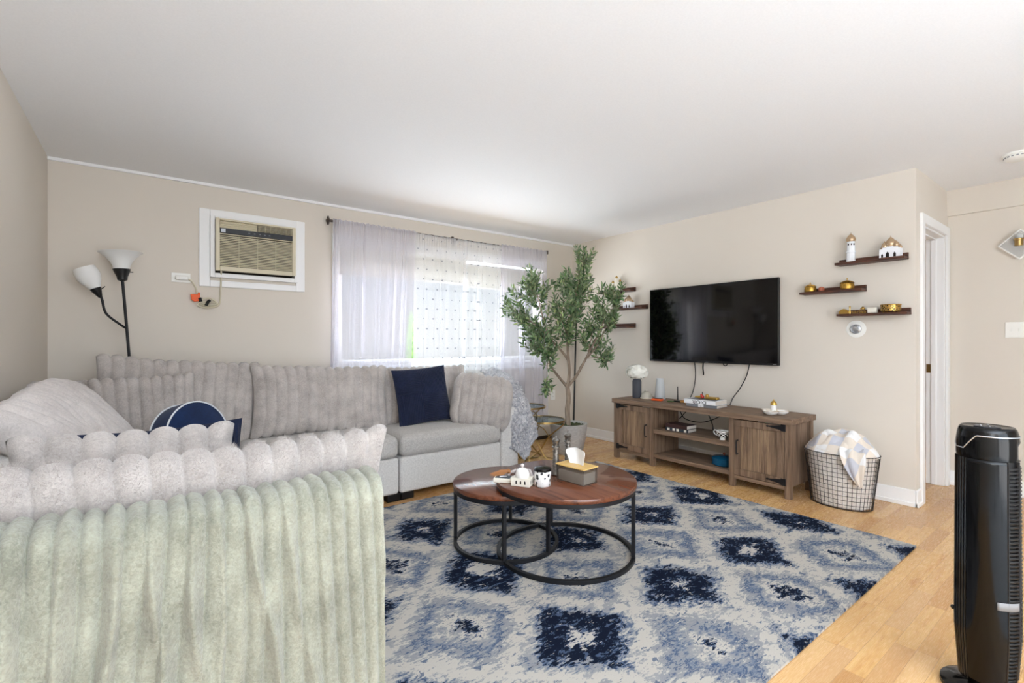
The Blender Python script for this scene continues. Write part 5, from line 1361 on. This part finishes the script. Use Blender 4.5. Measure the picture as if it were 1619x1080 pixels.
# the corner hanging over the front rim
hang = [[(-.08, -.02, BZ + .06), (-.07, -.09, BZ + .06), (-.04, -.15, BZ + .05)], [(-.152, -.04, BZ + .035), (-.150, -.11, BZ + .035), (-.11, -.18, BZ + .035)], [(-.192, -.07, BZ - .03), (-.182, -.135, BZ - .04), (-.150, -.198, BZ - .03)], [(-.175, -.11, BZ - .12), (-.162, -.15, BZ - .13), (-.14, -.185, BZ - .11)], [(-.155, -.155, BZ - .19), (-.148, -.165, BZ - .20), (-.14, -.175, BZ - .195)]]
hp = sheet(hang, 30, 20, lambda u, v: .008 * sin(v * 14 + u * 3)); k0 = len(mb.v); mb.grid(hp)
me_v = list(mb.v)
cb = mb.build('checked_blanket', 'check_blanket', loc=(4.055, 1.345, 0), sharp=180, solid=.006)
uvl = cb.data.uv_layers.new(name='UVMap')
for lp in cb.data.loops:
    co = cb.data.vertices[lp.vertex_index].co; uvl.data[lp.index].uv = (co.x * 1.9 + co.z * .9 + 2, co.y * 1.9 + co.z * .5 + 2)
tag(cb, 'grey, beige and white checked blanket heaped in the wire basket', 'blanket')

# ================================================================== TOWER FAN
FC = (2.262, .320)
fa = empty('tower_fan', 'glossy black tower fan with silver band on a round base', 'fan', (FC[0], FC[1], 0), (0, 0, R(0)))
fa.scale = (.75, .75, 1)
FRT = atan2(-FC[1], -FC[0])        # direction from the fan towards the viewer's side of the room
def fx(a, r, z): return (r * cos(a), r * sin(a), z)
mb = MB(); mb.lathe([(.155, 0), (.162, .006), (.160, .016), (.13, .026), (.07, .034), (.06, .05), (1e-4, .05)], n=64); mb.build('base', 'black_gloss', fa, sharp=60)
ZF0, ZF1 = .052, .905
def frad(z):
    k = (z - ZF0) / (ZF1 - ZF0)
    return .094 + .016 * min(1, k * 5) - .006 * k
GL0, GL1 = R(150), R(222)      # grille of vertical blades, on the left flank seen from the sofa
mb = MB(); rows = []; nz = 60; na = 160
for j in range(nz + 1):
    z = ZF0 + (.865 - ZF0) * j / nz; row = []
    for i in range(na):
        a = 2 * pi * i / na; r = frad(z)
        row.append(fx(a, r * .93, z))
    rows.append(row)
vs = [p for r_ in rows for p in r_]; fs = [(j * na + i, j * na + (i + 1) % na, (j + 1) * na + (i + 1) % na, (j + 1) * na + i) for j in range(nz) for i in range(na)]
mb.add(vs, fs); mb.build('inner_drum', 'black_plastic', fa)
# glossy shell covers the viewer-facing middle
S0, S1 = FRT - R(38), FRT + R(36)
mb = MB(); rows = []
for j in range(50):
    z = ZF0 + (.80 - ZF0) * j / 49
    rows.append([fx(S0 + (S1 - S0) * i / 40, frad(z) * 1.0, z) for i in range(41)])
mb.grid(rows); mb.build('shell_panel', 'black_gloss', fa, solid=.004)
# vertical louvre blades (towards the room) and horizontal rear louvres
mb = MB()
for k in range(13):
    a = S0 - R(4) - k * R(7.5)
    mb.tube([fx(a, frad(ZF0 + (.80 - ZF0) * j / 14) * .985, ZF0 + (.80 - ZF0) * j / 14) for j in range(15)], .0042, 5)
mb.build('vertical_grille', 'black_gloss', fa)
mb = MB()
for k in range(56):
    z = .09 + k * .0125; r = frad(z)
    mb.tube([fx(S1 + R(2) + R(105) * i / 14, r * .99, z) for i in range(15)], .0042, 5)
for a in (S1 + R(1), S1 + R(30)):
    mb.tube([fx(a, frad(z) * .99, z) for z in (ZF0, .2, .4, .6, .8)], .006, 6)
mb.build('rear_louvres', 'black_plastic', fa)
# head with handle notch
mb = MB(); n = 96; prof = [(.800, .104), (.815, .1055), (.86, .1045), (.885, .100), (.898, .095), (.905, .088), (.903, .08), (.900, .03), (.900, .0005)]
rows = [[fx(2 * pi * i / n, r * (1 - (.24 if (.80 < z < .845 and abs(((2 * pi * i / n - (S1 + R(52)) + pi) % (2 * pi)) - pi) < R(26)) else 0)), z) for i in range(n)] for z, r in prof]
vs = [p for r_ in rows for p in r_]; fs = [(j * n + i, j * n + (i + 1) % n, (j + 1) * n + (i + 1) % n, (j + 1) * n + i) for j in range(len(prof) - 1) for i in range(n)]
mb.add(vs, fs); hd = mb.build('head', 'black_gloss', fa, sharp=60)
mb = MB(); mb.lathe([(.045, .900), (.045, .904), (.04, .905), (1e-4, .905)], n=40); mb.build('control_dial', 'ac_panel', hd)
for a in (0, 1.2, 2.4, 3.6, 4.8): mb = MB(); mb.sphere((.025 * cos(a), .025 * sin(a), .906), .004, 8, 6, (1, 1, .4)); mb.build('button', 'silver', hd)
# silver trim line: low on the left flank, rising over the middle
mb = MB(); P = []
for i in range(61):
    t_ = i / 60; a = FRT - R(100) + R(215) * t_
    da = (a - FRT)
    z = .832 if da < R(-46) else (.832 + (.878 - .832) * min(1, (da + R(46)) / R(26)) if da < R(-20) else .878)
    if da < R(-75): z += .02 * (R(-75) - da) / R(25)
    P.append(fx(a, .1055 if z < .865 else .1035, z))
mb.tube(P, .0022, 6); mb.build('silver_band', 'silver', fa)
mb = MB(); rows = [[fx(FRT + R(16) + R(46) * i / 10, frad(z) * 1.035, z) for i in range(11)] for z in (.322, .348)]
mb.grid(rows); mb.build('tape_strip', 'tape', fa, solid=.0006)
mb = MB(); mb.sphere(fx(S0 - R(50), .115, .262), .008, 10, 8); mb.build('side_knob', 'black_plastic', fa)
